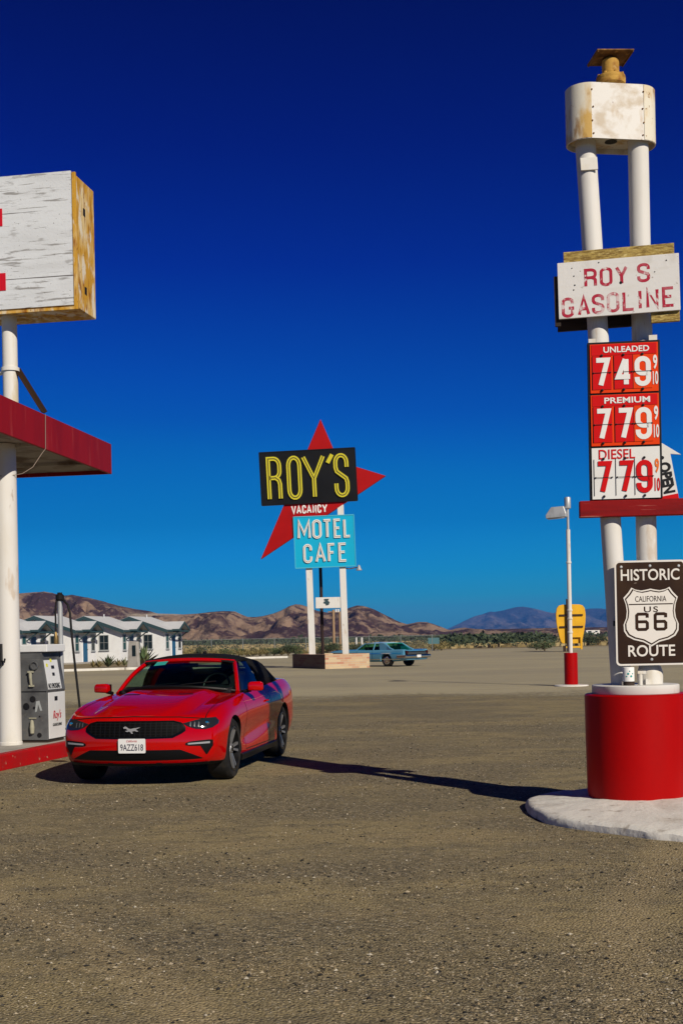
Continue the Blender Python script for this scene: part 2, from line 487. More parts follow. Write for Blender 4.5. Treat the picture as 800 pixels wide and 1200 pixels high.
# ------------------------------------------------------------------ mesh helpers
class MB:
    def __init__(s):
        s.v, s.f = [], []

    def add(s, verts, faces):
        o = len(s.v)
        s.v += [tuple(p) for p in verts]
        s.f += [tuple(i + o for i in f) for f in faces]
        return s

    def box(s, x0, x1, y0, y1, z0, z1, mtx=None):
        vs = [Vector((x, y, z)) for z in (z0, z1) for y in (y0, y1) for x in (x0, x1)]
        if mtx:
            vs = [mtx @ p for p in vs]
        return s.add(vs, [(0, 2, 3, 1), (4, 5, 7, 6), (0, 1, 5, 4), (2, 6, 7, 3), (0, 4, 6, 2), (1, 3, 7, 5)])

    def tube(s, pts, r, seg=16, cap=True, r2=None):
        pts = [Vector(p) for p in pts]
        n = len(pts)
        rings = []
        up = None
        for i, p in enumerate(pts):
            d = (pts[min(i + 1, n - 1)] - pts[max(i - 1, 0)]).normalized()
            if up is None:
                up = Vector((0, 0, 1)) if abs(d.z) < .9 else Vector((1, 0, 0))
            a = d.cross(up).normalized()
            b = a.cross(d).normalized()
            up = b
            rr = r if r2 is None else r + (r2 - r) * i / (n - 1)
            rings.append([p + (a * math.cos(k * 2 * math.pi / seg) + b * math.sin(k * 2 * math.pi / seg)) * rr for k in range(seg)])
        vs = [q for rg in rings for q in rg]
        fs = []
        for i in range(n - 1):
            for k in range(seg):
                k2 = (k + 1) % seg
                fs.append((i * seg + k, i * seg + k2, (i + 1) * seg + k2, (i + 1) * seg + k))
        if cap:
            fs.append(tuple(range(seg - 1, -1, -1)))
            fs.append(tuple((n - 1) * seg + k for k in range(seg)))
        return s.add(vs, fs)

    def lathe(s, prof, seg=32, axis='Z', mtx=None, closed=False, cap0=True):
        """prof = [(radius, height)], turned about an axis"""
        vs = []
        for (r, h) in prof:
            for k in range(seg):
                a = k * 2 * math.pi / seg
                c, q = r * math.cos(a), r * math.sin(a)
                p = Vector((c, q, h)) if axis == 'Z' else (Vector((h, c, q)) if axis == 'X' else Vector((c, h, q)))
                vs.append(mtx @ p if mtx else p)
        fs = []
        n = len(prof)
        for i in range(n if closed else n - 1):
            j = (i + 1) % n
            for k in range(seg):
                k2 = (k + 1) % seg
                fs.append((i * seg + k, i * seg + k2, j * seg + k2, j * seg + k))
        if not closed:
            if cap0 and prof[0][0] > 1e-6:
                fs.append(tuple(range(seg - 1, -1, -1)))
            if prof[-1][0] > 1e-6:
                fs.append(tuple((n - 1) * seg + k for k in range(seg)))
        return s.add(vs, fs)

    def prism(s, poly, a0, a1, plane='XZ', mtx=None):
        """extrude a 2-D polygon along the third axis"""
        n = len(poly)

        def P(u, v, a):
            p = {'XZ': Vector((u, a, v)), 'XY': Vector((u, v, a)), 'YZ': Vector((a, u, v))}[plane]
            return mtx @ p if mtx else p
        vs = [P(u, v, a0) for u, v in poly] + [P(u, v, a1) for u, v in poly]
        fs = [tuple(range(n - 1, -1, -1)), tuple(range(n, 2 * n))]
        fs += [(i, (i + 1) % n, n + (i + 1) % n, n + i) for i in range(n)]
        return s.add(vs, fs)

    def ribbon(s, pts, wd, y0, y1):
        """mitred flat strip with thickness in the local XZ plane (y0 = front)"""
        pts = [Vector((p[0], p[1])) for p in pts]
        closed = (pts[0] - pts[-1]).length < 1e-6
        pts = [p for i, p in enumerate(pts) if i == 0 or (p - pts[i - 1]).length > 1e-5]
        if closed:
            pts = pts[:-1]
        n = len(pts)
        L, Rr = [], []
        for i in range(n):
            if closed:
                a, c = pts[i - 1], pts[(i + 1) % n]
            else:
                a, c = pts[max(i - 1, 0)], pts[min(i + 1, n - 1)]
            d0 = (pts[i] - a) if (closed or i > 0) else (c - pts[i])
            d1 = (c - pts[i]) if (closed or i < n - 1) else d0
            d0.normalize()
            d1.normalize()
            n0, n1 = Vector((-d0.y, d0.x)), Vector((-d1.y, d1.x))
            m_ = n0 + n1
            m_ = m_.normalized() if m_.length > 1e-6 else n0
            k = min(1 / max(m_.dot(n0), .35), 2.2) * wd / 2
            L.append(pts[i] + m_ * k)
            Rr.append(pts[i] - m_ * k)
        vs = []
        for a, b in zip(L, Rr):
            vs += [(a.x, y0, a.y), (b.x, y0, b.y), (b.x, y1, b.y), (a.x, y1, a.y)]
        fs = []
        for i in range(n if closed else n - 1):
            p, q = 4 * i, 4 * ((i + 1) % n)
            for e in range(4):
                e2 = (e + 1) % 4
                fs.append((p + e, q + e, q + e2, p + e2))
        if not closed:
            fs += [(0, 1, 2, 3), (4 * n - 1, 4 * n - 2, 4 * n - 3, 4 * n - 4)]
        return s.add(vs, fs)

    def islands(s):
        par = list(range(len(s.v)))

        def fd(a):
            while par[a] != a:
                par[a] = par[par[a]]
                a = par[a]
            return a
        for f in s.f:
            for b in f[1:]:
                par[fd(f[0])] = fd(b)
        out = {}
        for f in s.f:
            out.setdefault(fd(f[0]), []).append(f)
        for fs in out.values():
            ids = sorted({i for f in fs for i in f})
            k = {i: n for n, i in enumerate(ids)}
            yield MB().add([s.v[i] for i in ids], [tuple(k[i] for i in f) for f in fs])

    def build(s, name, mat, parent=None, smooth=False, bevel=0.0, normals=True, mtx=None, each=False):
        if each:
            return [m.build(name, mat, parent, smooth, bevel, normals, mtx) for m in s.islands()]
        me = bpy.data.meshes.new(name)
        me.from_pydata(s.v, [], s.f)
        if normals or bevel:
            bm = bmesh.new()
            bm.from_mesh(me)
            if normals:
                bmesh.ops.recalc_face_normals(bm, faces=bm.faces)
            if bevel:
                es = [e for e in bm.edges if len(e.link_faces) == 2 and e.calc_face_angle(0) > .5]
                bmesh.ops.bevel(bm, geom=es, offset=bevel, segments=2, profile=.5, affect='EDGES', clamp_overlap=True)
            bm.to_mesh(me)
            bm.free()
        return link(name, me, mat, parent, smooth, mtx)


def link(name, me, mat, parent=None, smooth=False, mtx=None):
    o = bpy.data.objects.new(name, me)
    COL.objects.link(o)
    if mat is not None:
        me.materials.append(M[mat] if isinstance(mat, str) else mat)
    if parent:
        o.parent = parent
    if mtx is not None:
        o.matrix_local = mtx
    if smooth:
        me.polygons.foreach_set('use_smooth', [True] * len(me.polygons))
        me.set_sharp_from_angle(angle=R(38))
    return o


def tag(o, label=None, cat=None, group=None, kind=None):
    if label:
        o['label'] = label
    if cat:
        o['category'] = cat
    if group:
        o['group'] = group
    if kind:
        o['kind'] = kind
    return o


def thing(name, label, cat, loc=(0, 0, 0), rz=0.0, group=None):
    o = bpy.data.objects.new(name, None)
    COL.objects.link(o)
    o.empty_display_size = .3
    o.location = loc
    o.rotation_euler = (0, 0, rz)
    return tag(o, label, cat, group)


def copy_tree(o, parent=None, loc=None, label=None):
    c = o.copy()
    COL.objects.link(c)
    if parent:
        c.parent = parent
    if loc is not None:
        c.location = loc
    if label:
        c['label'] = label
    for ch in list(o.children):
        copy_tree(ch, c)
    return c


# writing: built-in font turned to mesh, or own stroke letters
def text(name, body, mat, parent, cx, cz, width, height, y, depth=.004, bold=0.0, space=1.0, mtx=None, shear=0.0):
    cu = bpy.data.curves.new('lettering', 'FONT')
    cu.body = body
    cu.offset = bold
    cu.shear = shear
    cu.space_character = space
    cu.extrude = .1
    cu.resolution_u = 4
    ob = bpy.data.objects.new('lettering', cu)
    COL.objects.link(ob)
    bpy.context.view_layer.update()
    me = bpy.data.meshes.new_from_object(ob.evaluated_get(bpy.context.evaluated_depsgraph_get()))
    bpy.data.objects.remove(ob)
    bpy.data.curves.remove(cu)
    me.materials.clear()
    n = len(me.vertices)
    co = np.empty(n * 3)
    me.vertices.foreach_get('co', co)
    co = co.reshape(-1, 3)
    lo, hi = co.min(0), co.max(0)
    u = (co[:, 0] - (lo[0] + hi[0]) / 2) / (hi[0] - lo[0]) * width + cx
    v = (co[:, 1] - (lo[1] + hi[1]) / 2) / (hi[1] - lo[1]) * height + cz
    d = (co[:, 2] - lo[2]) / (hi[2] - lo[2])
    out = np.stack([u, y - d * depth, v], 1)
    me.vertices.foreach_set('co', out.ravel())
    me.name = name
    me.update()
    return link(name, me, mat, parent, mtx=mtx)


def arc(cx, cy, rx, ry, a0, a1, n=8):
    return [(cx + rx * math.cos(R(a0 + (a1 - a0) * k / n)), cy + ry * math.sin(R(a0 + (a1 - a0) * k / n))) for k in range(n + 1)]


def oval(x0, x1, y0, y1, r):
    p = arc(x1 - r, y1 - r, r, r, 0, 90, 5) + arc(x0 + r, y1 - r, r, r, 90, 180, 5) + arc(x0 + r, y0 + r, r, r, 180, 270, 5) + arc(x1 - r, y0 + r, r, r, 270, 360, 5)
    return p + [p[0]]


STROKE = {   # unit boxes: x 0..1, y 0..1
    'R': [[(.0, 0), (0, 1)] + arc(.5, .82, .5, .18, 90, 0, 5) + arc(.5, .68, .5, .16, 0, -90, 5) + [(.08, .52)], [(.62, .52), (.9, .46), (1, .36), (1, 0)]],
    'O': [(lambda q: q + [q[0]])(arc(.5, .8, .5, .2, 0, 180, 9) + arc(.5, .2, .5, .2, 180, 360, 9))],
    'Y': [[(0, 1), (.5, .45), (1, 1)], [(.5, .47), (.5, 0)]],
    "'": [[(.6, 1), (.3, .72)]],
    'S': [[(1, .70)] + arc(.5, .82, .5, .18, 0, 180, 9) + [(0, .70), (.10, .60), (.90, .42), (1, .32)] + arc(.5, .18, .5, .18, 0, -180, 9) + [(0, .30)]],
    'V': [[(0, 1), (.5, 0), (1, 1)]],
    'A': [[(0, 0), (.5, 1), (1, 0)], [(.2, .32), (.8, .32)]],
    'C': [[(1, .68)] + arc(.5, .8, .5, .2, 0, 180, 9) + arc(.5, .2, .5, .2, 180, 360, 9) + [(1, .32)]],
    'N': [[(0, 0), (0, 1), (1, 0), (1, 1)]],
    'M': [[(0, 0), (0.04, 1), (.5, .25), (.96, 1), (1, 0)]],
    'T': [[(0, 1), (1, 1)], [(.5, .98), (.5, 0)]],
    'E': [[(1, 1), (0, 1), (0, 0), (1, 0)], [(.05, .52), (.8, .52)]],
    'L': [[(0, 1), (0, 0), (1, 0)]],
    'F': [[(1, 1), (0, 1), (0, 0)], [(.05, .52), (.8, .52)]],
    'G': [[(1, .72)] + arc(.5, .82, .5, .18, 0, 180, 7) + arc(.5, .18, .5, .18, 180, 360, 7) + [(1, .46), (.6, .46)]],
    'I': [[(.5, 0), (.5, 1)]],
    '7': [[(0, 1), (1, 1), (.38, 0)]],
    '4': [[(.72, 0), (.72, 1)], [(.64, 1), (0, .30), (1.05, .30)]],
    '9': [[(0, .27)] + arc(.5, .2, .5, .2, 180, 360, 9) + arc(.5, .8, .5, .2, 0, 180, 9) + arc(.5, .62, .5, .2, 180, 270, 5) + [(.95, .42)]],
}


def strokes(mb, groove, ch, x, z, w_, h, wd, y0, thick, gw, dk=.004):
    for k, pl in enumerate(STROKE[ch]):
        pts = [(x + p[0] * w_, z + p[1] * h) for p in pl]
        yy = y0 - k * dk * max(1, wd * 8)
        mb.ribbon(pts, wd, yy - thick, yy)
        if groove is not None and gw:
            groove.ribbon(pts, gw, yy - thick - .006, yy - thick + .002)


# ------------------------------------------------------------------ ground and terrain
def sheet(name, pts, z, mat, label, cat):
    mb = MB().add([(x, y, z) for x, y in pts], [tuple(range(len(pts)))])
    o = mb.build(name, mat)
    return tag(o, label, cat, None, 'structure')


M['ground'] = ground_mat()
M['lot'] = lot_mat()
M['field'] = field_mat()
sheet('ground', [(-30000, -200), (30000, -200), (30000, 30000), (-30000, 30000)], 0, 'ground', 'brown gravel yard in front of the filling station', 'ground')
sheet('parking_lot', [(-40, 140), (-40, 27), (56, 27), (56, 140)], .004, 'lot', 'pale worn pavement beyond the gravel', 'parking lot')
sheet('field', [(-2500, 146), (2500, 146), (2500, 2500), (-2500, 2500)], .008, 'field', 'dry golden grass field below the hills', 'field')

# loose pebbles on the near gravel: uncountable, one object
def pebbles():
    n = 150000
    D = 4.6 + 19 * rng.random(n) ** 1.6
    X = (rng.random(n) - .5) * 2 * (D * .30)
    clump = np.array([noise.noise(Vector((x * .5, y * .9, 0))) for x, y in zip(X, D)])
    keep = rng.random(n) < np.clip(.50 + clump * .9, .15, 1)
    X, D = X[keep], D[keep]
    n = len(X)
    s = .0018 + .009 * rng.random(n) ** 18 + .0026 * rng.random(n) ** 2 + D * .00010
    base = np.array([[1, 0, 0], [-1, 0, 0], [0, 1, 0], [0, -1, 0], [0, 0, 1], [0, 0, -.6]], float)
    fc = np.array([[0, 2, 4], [2, 1, 4], [1, 3, 4], [3, 0, 4], [2, 0, 5], [1, 2, 5], [3, 1, 5], [0, 3, 5]])
    a = rng.random(n) * 6.28
    V = base[None] * (1 + (rng.random((n, 6, 3)) - .5) * .7) * s[:, None, None]
    V[..., 0] *= 1.25
    V[..., 2] *= .65
    x = V[..., 0] * np.cos(a)[:, None] - V[..., 1] * np.sin(a)[:, None]
    y = V[..., 0] * np.sin(a)[:, None] + V[..., 1] * np.cos(a)[:, None]
    V = np.stack([x + X[:, None], y + D[:, None], V[..., 2] + s[:, None] * .25], -1).reshape(-1, 3)
    Fc = (fc[None] + (np.arange(n) * 6)[:, None, None]).reshape(-1, 3)
    me = bpy.data.meshes.new('pebbles')
    me.from_pydata(V.tolist(), [], Fc.tolist())
    o = link('pebbles', me, 'stone')
    tag(o, 'loose small stones scattered over the near gravel', 'pebbles', None, 'stuff')


pebbles()


def terrain(name, profile, D0, Dr, D1, u0, u1, du, rows, rough, seed, mat, label, extra=0.0):
    """a range whose skyline follows the photographed ridge, with gullied slopes and a back side"""
    us = np.arange(u0, u1 + .1, du)
    pu = [uv_px(*p) for p in profile]
    E = np.interp(us, [p[0] for p in pu], [-p[1] / F for p in pu])
    vs, fs = [], []
    for r in range(rows + 1):
        t = r / rows * 1.5
        for i, u in enumerate(us):
            D = D0 + (Dr - D0) * t if t <= 1 else Dr + (D1 - Dr) * (t - 1) / .5
            zr = H + E[i] * Dr
            X = u * Dr / F * (D / Dr) ** .75
            e = (X / Dr * 9 + seed, D / Dr * 3.2, seed * .7)
            rid = noise.ridged_multi_fractal(Vector((e[0] * 1.6, e[1] * .9, e[2])), .9, 2.1, 6, 1.0, 2.0) / 2.2
            fin = noise.fractal(Vector((e[0] * 6, e[1] * 5, e[2])), 1.0, 2.0, 4)
            if t <= 1:
                s = t ** 1.25
                z = zr * s + zr * rough * (rid - .55) * (4 * t * (1 - t)) ** .8 + zr * rough * .38 * fin * (4 * t * (1 - t)) + zr * rough * .12 * noise.fractal(Vector((e[0] * 17, e[1] * 13, e[2])), .9, 2.0, 3) * (4 * t * (1 - t))
            else:
                z = zr * (1 - (t - 1) / .5 * .9)
            if t <= 1:
                z = min(z, (H + (E[i] * (1 - .12 * (1 - t))) * D) if D < Dr * .98 else zr)
            vs.append((X, D, max(z, -1) - (2 if r == 0 else 0)))
    n = len(us)
    for r in range(rows):
        for i in range(n - 1):
            fs.append((r * n + i, r * n + i + 1, (r + 1) * n + i + 1, (r + 1) * n + i))
    me = bpy.data.meshes.new(name)
    me.from_pydata(vs, [], fs)
    o = link(name, me, mat)
    me.polygons.foreach_set('use_smooth', [True] * len(me.polygons))
    return tag(o, label, 'hills', None, 'structure')


pc = at(195, 721.5, 950)
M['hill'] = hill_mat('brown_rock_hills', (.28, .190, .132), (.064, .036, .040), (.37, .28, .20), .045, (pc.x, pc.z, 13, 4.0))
M['range'] = hill_mat('far_rock_range', (.17, .13, .12), (.07, .055, .06), (.24, .19, .17), .0035)
near_ridge = [(-500, 700), (-200, 690), (0, 697), (28, 695), (40, 694), (52, 693.5), (66, 696), (75, 698.5), (85, 697), (100, 700), (125, 706),
              (140, 710), (160, 714), (175, 716), (185, 719), (205, 719.5), (215, 720), (232, 719), (248, 717), (262, 716), (276, 717), (290, 723),
              (300, 723), (308, 722), (320, 719), (328, 716), (338, 711), (346, 708.5), (352, 709), (360, 711), (372, 716), (385, 718), (400, 716), (410, 712), (418, 709.5),
              (425, 710), (436, 713.5), (447, 719), (458, 724.5), (468, 729), (476, 731.5), (482, 730.5), (490, 728.8), (500, 729), (508, 731.5), (518, 735), (526, 738.5), (534, 736.5),
              (544, 735.5), (556, 736.8), (570, 737.4), (600, 736.8), (640, 736.0), (680, 735.4), (720, 734.8), (760, 734), (800, 733.4), (1000, 730), (1500, 718)]
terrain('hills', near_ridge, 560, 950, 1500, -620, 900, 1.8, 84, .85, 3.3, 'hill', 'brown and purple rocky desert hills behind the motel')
far_ridge = [(-600, 760), (430, 748), (500, 742), (524, 737), (534, 732.5), (545, 727), (556, 722), (566, 719.5), (574, 716.5), (580, 717), (588, 715.5), (596, 713.5), (604, 711.5), (612, 710.8),
             (620, 712), (628, 713.8), (636, 716), (646, 718.5), (656, 717), (668, 716), (680, 714.5), (692, 713), (704, 713), (716, 715), (740, 712), (780, 715), (900, 708), (1300, 720)]
terrain('mountains', far_ridge, 6500, 9000, 12000, -400, 820, 2, 60, .8, 8.1, 'range', 'hazy blue mountain range on the far right horizon')

# the straight road climbing the far plain on the right
def hill_z(u, D):
    return 0


road = MB()
M['road'] = plain('sun_bleached_road', (.30, .28, .26), .9)

# ------------------------------------------------------------------ air
hz = MB().box(-9000, 9000, -50, 12800, -3, 300)
ho = hz.build('haze', None)
m_, t_, b_ = new_mat('blue_air')
t_.nodes.remove(b_)
pv = t_.nodes.new('ShaderNodeVolumePrincipled')
pv.inputs['Color'].default_value = (.05, .33, 1.0, 1)
pv.inputs['Density'].default_value = 8.5e-5
t_.links.new(pv.outputs[0], t_.nodes['Material Output'].inputs['Volume'])
ho.data.materials.append(m_)
tag(ho, 'thin blue desert haze filling the air', 'haze', None, 'stuff')

# ------------------------------------------------------------------ filling station on the left
YAW_ST = R(-10)            # station rows run 10 degrees to the right of straight ahead
# island: local y runs along the row, local x to the car side; origin at the near visible kerb corner
isl = thing('pump_island', 'raised concrete pump island with red painted kerb', 'pump island', (-4.26, 15.85, 0), R(-13.5))
# slab and kerb: the kerb is an angled strip along the car side
mb = MB().prism([(-3.2, -7), (-.16, -7), (-.16, 5.2), (-3.2, 5.2)], 0, .195, 'XY')
mb.build('slab', 'concrete', isl, bevel=.01)
mb = MB()
for k, (a, b) in enumerate([(-7, -4.02), (-4, -1.02), (-1, 1.06), (1.08, 3.2), (3.22, 5.2)]):
    mb.prism([(-.158, 0), (0, 0), (-.012, .18), (-.03, .2), (-.158, .2)], a, b, 'XZ', None)
mb.build('kerb', 'red_kerb', isl, bevel=.006)

# canopy with its pillar
can = thing('station_canopy', 'filling station canopy with faded red fascia on a white round pillar', 'canopy', (-4.56, 17.55, 0), R(-8.5))
PX = 0.0
cb, ct = 4.26, 4.74
# local frame: x to the right, y along the row; right edge line and far edge from the photo
xr, yf, yn, xl = .50, 3.05, -12.0, -7.5
MB().box(xl, xr - .05, yn, yf - .05, cb + .10, ct - .06).build('roof', 'grey_trim', can)
mb = MB()
mb.box(xr - .045, xr, yn, yf, cb, ct)
mb.box(xl, xr - .05, yf - .045, yf, cb, ct)
mb.build('fascia', 'red_fascia', can, bevel=.006)
M['soffit'] = worn('stained_canopy_soffit', (.36, .33, .28), [((.12, .08, .05), 1.6, None, .48, .62, .9), ((.07, .05, .04), 5, None, .62, .72, .8)], .8, 20, .2)
mb = MB().box(xl, xr - .05, yn, yf - .05, cb + .06, cb + .095)
mb.build('soffit', 'soffit', can)
mb = MB()
for k in range(7):
    y = -9.5 + k * 1.9
    mb.box(xl, xr - .06, y, y + .09, cb + .012, cb + .058)
mb.build('joist', 'soffit', can, each=True)
mb = MB().lathe([(.162, .195), (.162, .23), (.154, .24), (.154, cb + .05)], 40)
mb.build('pillar', 'white_clean', can, smooth=True)
jb = MB()
jb.box(-.14, -.02, -.22, -.14, 1.28, 1.58)
jb.box(-.17, -.08, -.24, -.15, 1.40, 1.50)
jb.tube([(-.09, -.19, 1.28), (-.09, -.19, 1.16), (-.13, -.17, 1.10)], .018, 8)
jb.tube([(-.02, -.19, 1.35), (.02, -.20, 1.33), (.03, -.2, 1.38)], .014, 8)
jb.build('switch_box', 'black_frame', can, bevel=.006)
# thin loose wire from the strut over the fascia to the pillar
q = MB().tube([(xr - .02, .28, ct + .01), (xr + .012, .22, ct), (xr + .012, .20, cb), (xr - .02, .16, cb - .06), (.38, .05, cb - .27), (.26, -.02, cb - .36), (.158, -.05, cb - .38), (.0, -.162, cb - .40), (-.16, -.05, cb - .42)], .005, 6)
q.build('wire', 'dull_wire', can)

# weathered box sign above the canopy
bs = thing('rooftop_sign', 'flaking white plywood box sign with rusty yellow edge standing above the canopy', 'sign', (-4.47, 17.6, 0), R(-10))
sx, z0, z1, hd = 1.09, 6.07, 7.86, .30
MB().tube([(0, 0, ct - .02), (0, 0, z0 + .06)], .103, 28).build('post', 'white_paint', bs, True)
mb = MB()
mb.box(-3.4, sx, -hd, hd + .14, z0, z1)
mb.build('sign_case', 'rusty', bs, bevel=.012)
mb = MB()
mb.box(sx - .02, sx + .03, -hd - .02, -hd + .02, z0 - .01, z1 + .005)
mb.box(-3.4, sx + .03, -hd - .02, -hd + .02, z0 - .04, z0 - .002)
mb.build('edge_angle', 'rusty', bs, bevel=.004, each=True)
MB().box(-3.38, sx - .03, -hd - .026, -hd - .003, z0 + .02, z1 + .02).build('face_panel', 'plywood', bs)
M['red_sign_letter'] = plain('crimson_sign_letter', (.50, .008, .02), .5)
mb = MB()
for (a, b) in ((.26, .47), (1.14, 1.37), (1.62, 1.80)):
    pass
xe = .08
zz = z1 - .42
mb.ribbon([(xe, zz - .11), (xe - .62, zz - .11), (xe - .62, zz - .98), (xe + .03, zz - .98)], .235, -hd - .034, -hd - .027)
mb.build('lettering', 'red_sign_letter', bs)
mb = MB()
for zc in (z1 - .42, z0 + .30):
    for k in range(4):
        mb.box(sx + .001, sx + .006, .02 + k * .02, .03 + k * .02, zc - .05 - k * .002, zc + .05)
mb.build('vent_slot', 'black_frame', bs, each=True)
mb = MB().lathe([(.11, 5.32), (.125, 5.32), (.125, 5.37), (.11, 5.37)], 24)
mb.build('collar', 'white_paint', bs, True)
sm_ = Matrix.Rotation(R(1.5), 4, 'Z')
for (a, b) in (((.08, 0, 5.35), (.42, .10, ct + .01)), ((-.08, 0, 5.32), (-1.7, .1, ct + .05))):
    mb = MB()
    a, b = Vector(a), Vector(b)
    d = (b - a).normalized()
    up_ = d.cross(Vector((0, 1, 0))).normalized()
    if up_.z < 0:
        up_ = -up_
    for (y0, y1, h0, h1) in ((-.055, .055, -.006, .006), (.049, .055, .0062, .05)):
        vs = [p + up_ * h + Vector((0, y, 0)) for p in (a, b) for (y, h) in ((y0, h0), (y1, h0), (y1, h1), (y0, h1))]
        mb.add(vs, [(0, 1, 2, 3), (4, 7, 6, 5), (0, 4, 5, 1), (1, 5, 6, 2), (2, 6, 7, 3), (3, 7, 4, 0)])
    mb.build('strut', 'brown_steel_and_shade' if b.x > 0 else 'white_paint', bs, each=True)  # dark brown puts the right strut's underside shade into its colour

# old fuel pump on the island
pmp = thing('fuel_pump', 'old grey and white fuel pump with a tall hose mast beside the pillar', 'fuel pump', (-4.08, 17.75, .2), R(-13))
# local: origin near right corner; white faces +x; grey service side faces the camera (-y)
W, Dp, Hh = .56, .56, 1.36
prof = [(-W, .03), (-.015, .03), (-.015, .70), (0, .715), (-.07, 1.16), (-W, 1.16)]
MB().prism(prof, 0, Dp, 'XZ').build('cabinet', 'grey_metal', pmp, bevel=.008)
MB().box(-W + .02, -.03, .02, Dp - .02, 0, .03).build('plinth', 'dark_board', pmp)
MB().box(-W - .015, .005, -.015, Dp + .015, 1.255, Hh).build('cap', 'pump_white', pmp, bevel=.012)
MB().box(-W + .01, -.085, .01, Dp - .01, 1.162, 1.253).build('head', 'grey_metal', pmp)
mb = MB()
mb.prism([(-.012, .045), (.0, .045), (.0, .688), (-.012, .688)], .02, Dp - .02, 'XZ')
mb.build('lower_door', 'pump_white', pmp, bevel=.004)
tilt = Matrix.Translation((0.004, 0, .72)) @ Matrix.Rotation(math.atan2(-.07, .445), 4, 'Y')
mb = MB().box(-.012, 0, .02, Dp - .12, .012, .425, tilt)
mb.build('dial_panel', 'pump_white', pmp, bevel=.003)
RX = Matrix.Rotation(R(90), 4, 'Z')       # text plane turned to face +x
text('lettering', 'NO SMOKING', 'black_frame', pmp, .21, .06, .36, .075, -.003, .003, .0, mtx=tilt @ RX)
for (ty, tz, s_, mt_) in ((.21, .30, .09, 'black_frame'), (.21, .20, .07, 'black_frame'), (.06, .33, .05, 'label_yellow'), (.20, .395, .05, 'label_yellow')):
    MB().box(.001, .004, ty, ty + s_, tz, tz + .045, tilt).build('display_window', mt_, pmp)
text('script', 'Roy\'s', 'script_red', pmp, .27, .36, .26, .15, -.003, .003, .004, mtx=RX, shear=.35)
text('lettering', 'GASOLINE', 'black_frame', pmp, .27, .235, .28, .04, -.003, .003, .006, mtx=RX)
MB().box(.002, .005, .2, .29, .57, .63).build('display_window', 'black_frame', pmp)
MB().box(-W + .01, -.02, -.006, -.001, .70, .712).build('seam', 'black_frame', pmp)
MB().lathe([(0, -.004), (.055, -.004), (.062, -.012), (.062, -.03), (.045, -.032), (.04, -.010), (0, -.010)], 20, 'Y', Matrix.Translation((-.19, 0, 1.07))).build('gauge', 'grey_metal', pmp, True)
mb = MB().tube([(-.24, -.02, .80), (-.24, -.04, .90), (-.24, -.04, .97)], .018, 10, r2=.024)
mb.box(-.27, -.20, -.035, -.004, .775, .80)
mb.box(-.275, -.205, -.055, -.004, .97, .995)
mb.build('handle', 'old_enamel', pmp)
mb = MB()
for (x, z, r) in ((-.23, .60, .045), (-.33, .50, .05), (-.14, .10, .035), (-.13, .36, .012), (-.21, .48, .02)):
    mb.lathe([(0, -.002), (r, -.002), (r * .9, -.008), (0, -.008)], 14, 'Y', Matrix.Translation((x, 0, z)))
mb.build('patch', 'black_frame', pmp, each=True)
mb = MB().prism([(-.20, .42), (-.18, .57), (-.13, .58), (-.09, .44), (-.12, .44), (-.15, .53), (-.17, .43)], -.004, -.001, 'XZ')
mb.build('scuff', 'grey_trim', pmp)
mb = MB().box(-.29, -.18, -.012, -.002, .33, .345)
mb.lathe([(.0, .14), (.028, .16), (.034, .24), (.022, .33), (0, .35)], 12, 'Z', Matrix.Translation((-.235, -.03, -.03)))
mb.build('valve', 'old_enamel', pmp, each=True)
M['mast'] = M['galv']
MB().tube([(-.10, Dp + .09, 0), (-.10, Dp + .09, 2.02)], .036, 16).build('hose_mast', 'galv', pmp, True)
mb = MB().lathe([(.05, 1.99), (.06, 2.0), (.06, 2.06), (.035, 2.08), (.035, 2.10), (0, 2.10)], 14, 'Z', Matrix.Translation((-.10, Dp + .09, 0)))
mb.box(-.15, -.03, Dp + .05, Dp + .13, 1.98, 2.0)
mb.build('mast_head', 'rubber', pmp)
hose = [(-.07, Dp + .07, 2.0), (-.02, Dp + .05, 1.98), (.05, Dp + .03, 1.92), (.085, Dp + .02, 1.80), (.10, Dp + .02, 1.55), (.13, Dp + .02, 1.2), (.17, Dp + .02, .8), (.20, Dp + .03, .45), (.17, Dp + .05, .22), (.08, Dp + .02, .12), (-.01, Dp - .02, .15)]
MB().tube(hose, .017, 10).build('hose', 'rubber', pmp, True)
MB().tube([(-.135, Dp + .06, 2.0), (-.15, Dp + .05, 1.9), (-.155, Dp + .05, 1.65), (-.155, Dp + .05, 1.5)], .014, 8).build('hose', 'rubber', pmp, True)
mb = MB().lathe([(.012, 1.3), (.03, 1.34), (.034, 1.44), (.02, 1.52), (.012, 1.54)], 12, 'Z', Matrix.Translation((-.155, Dp + .05, 0)))
mb.build('nozzle', 'brass', pmp, True)

# ------------------------------------------------------------------ fuel price pylon on the right
YP = R(9)                   # local x axis swings towards the camera on the right
PO = Vector((2.585, 11.32, 0))


def rotz(a, loc):
    return Matrix.Translation(loc) @ Matrix.Rotation(a, 4, 'Z')


pyl = thing('price_pylon', 'tall two-legged fuel price sign rising from a red drum', 'pylon sign', PO, 0)
foot = [(-.985, -.05), (-.965, -.55), (-.87, -.92), (-.50, -1.42), (-.09, -1.82), (.6, -2.1), (1.4, -1.9), (1.9, -1.0), (1.8, .1), (1.2, .85), (.3, 1.05), (-.5, .85), (-.9, .4)]


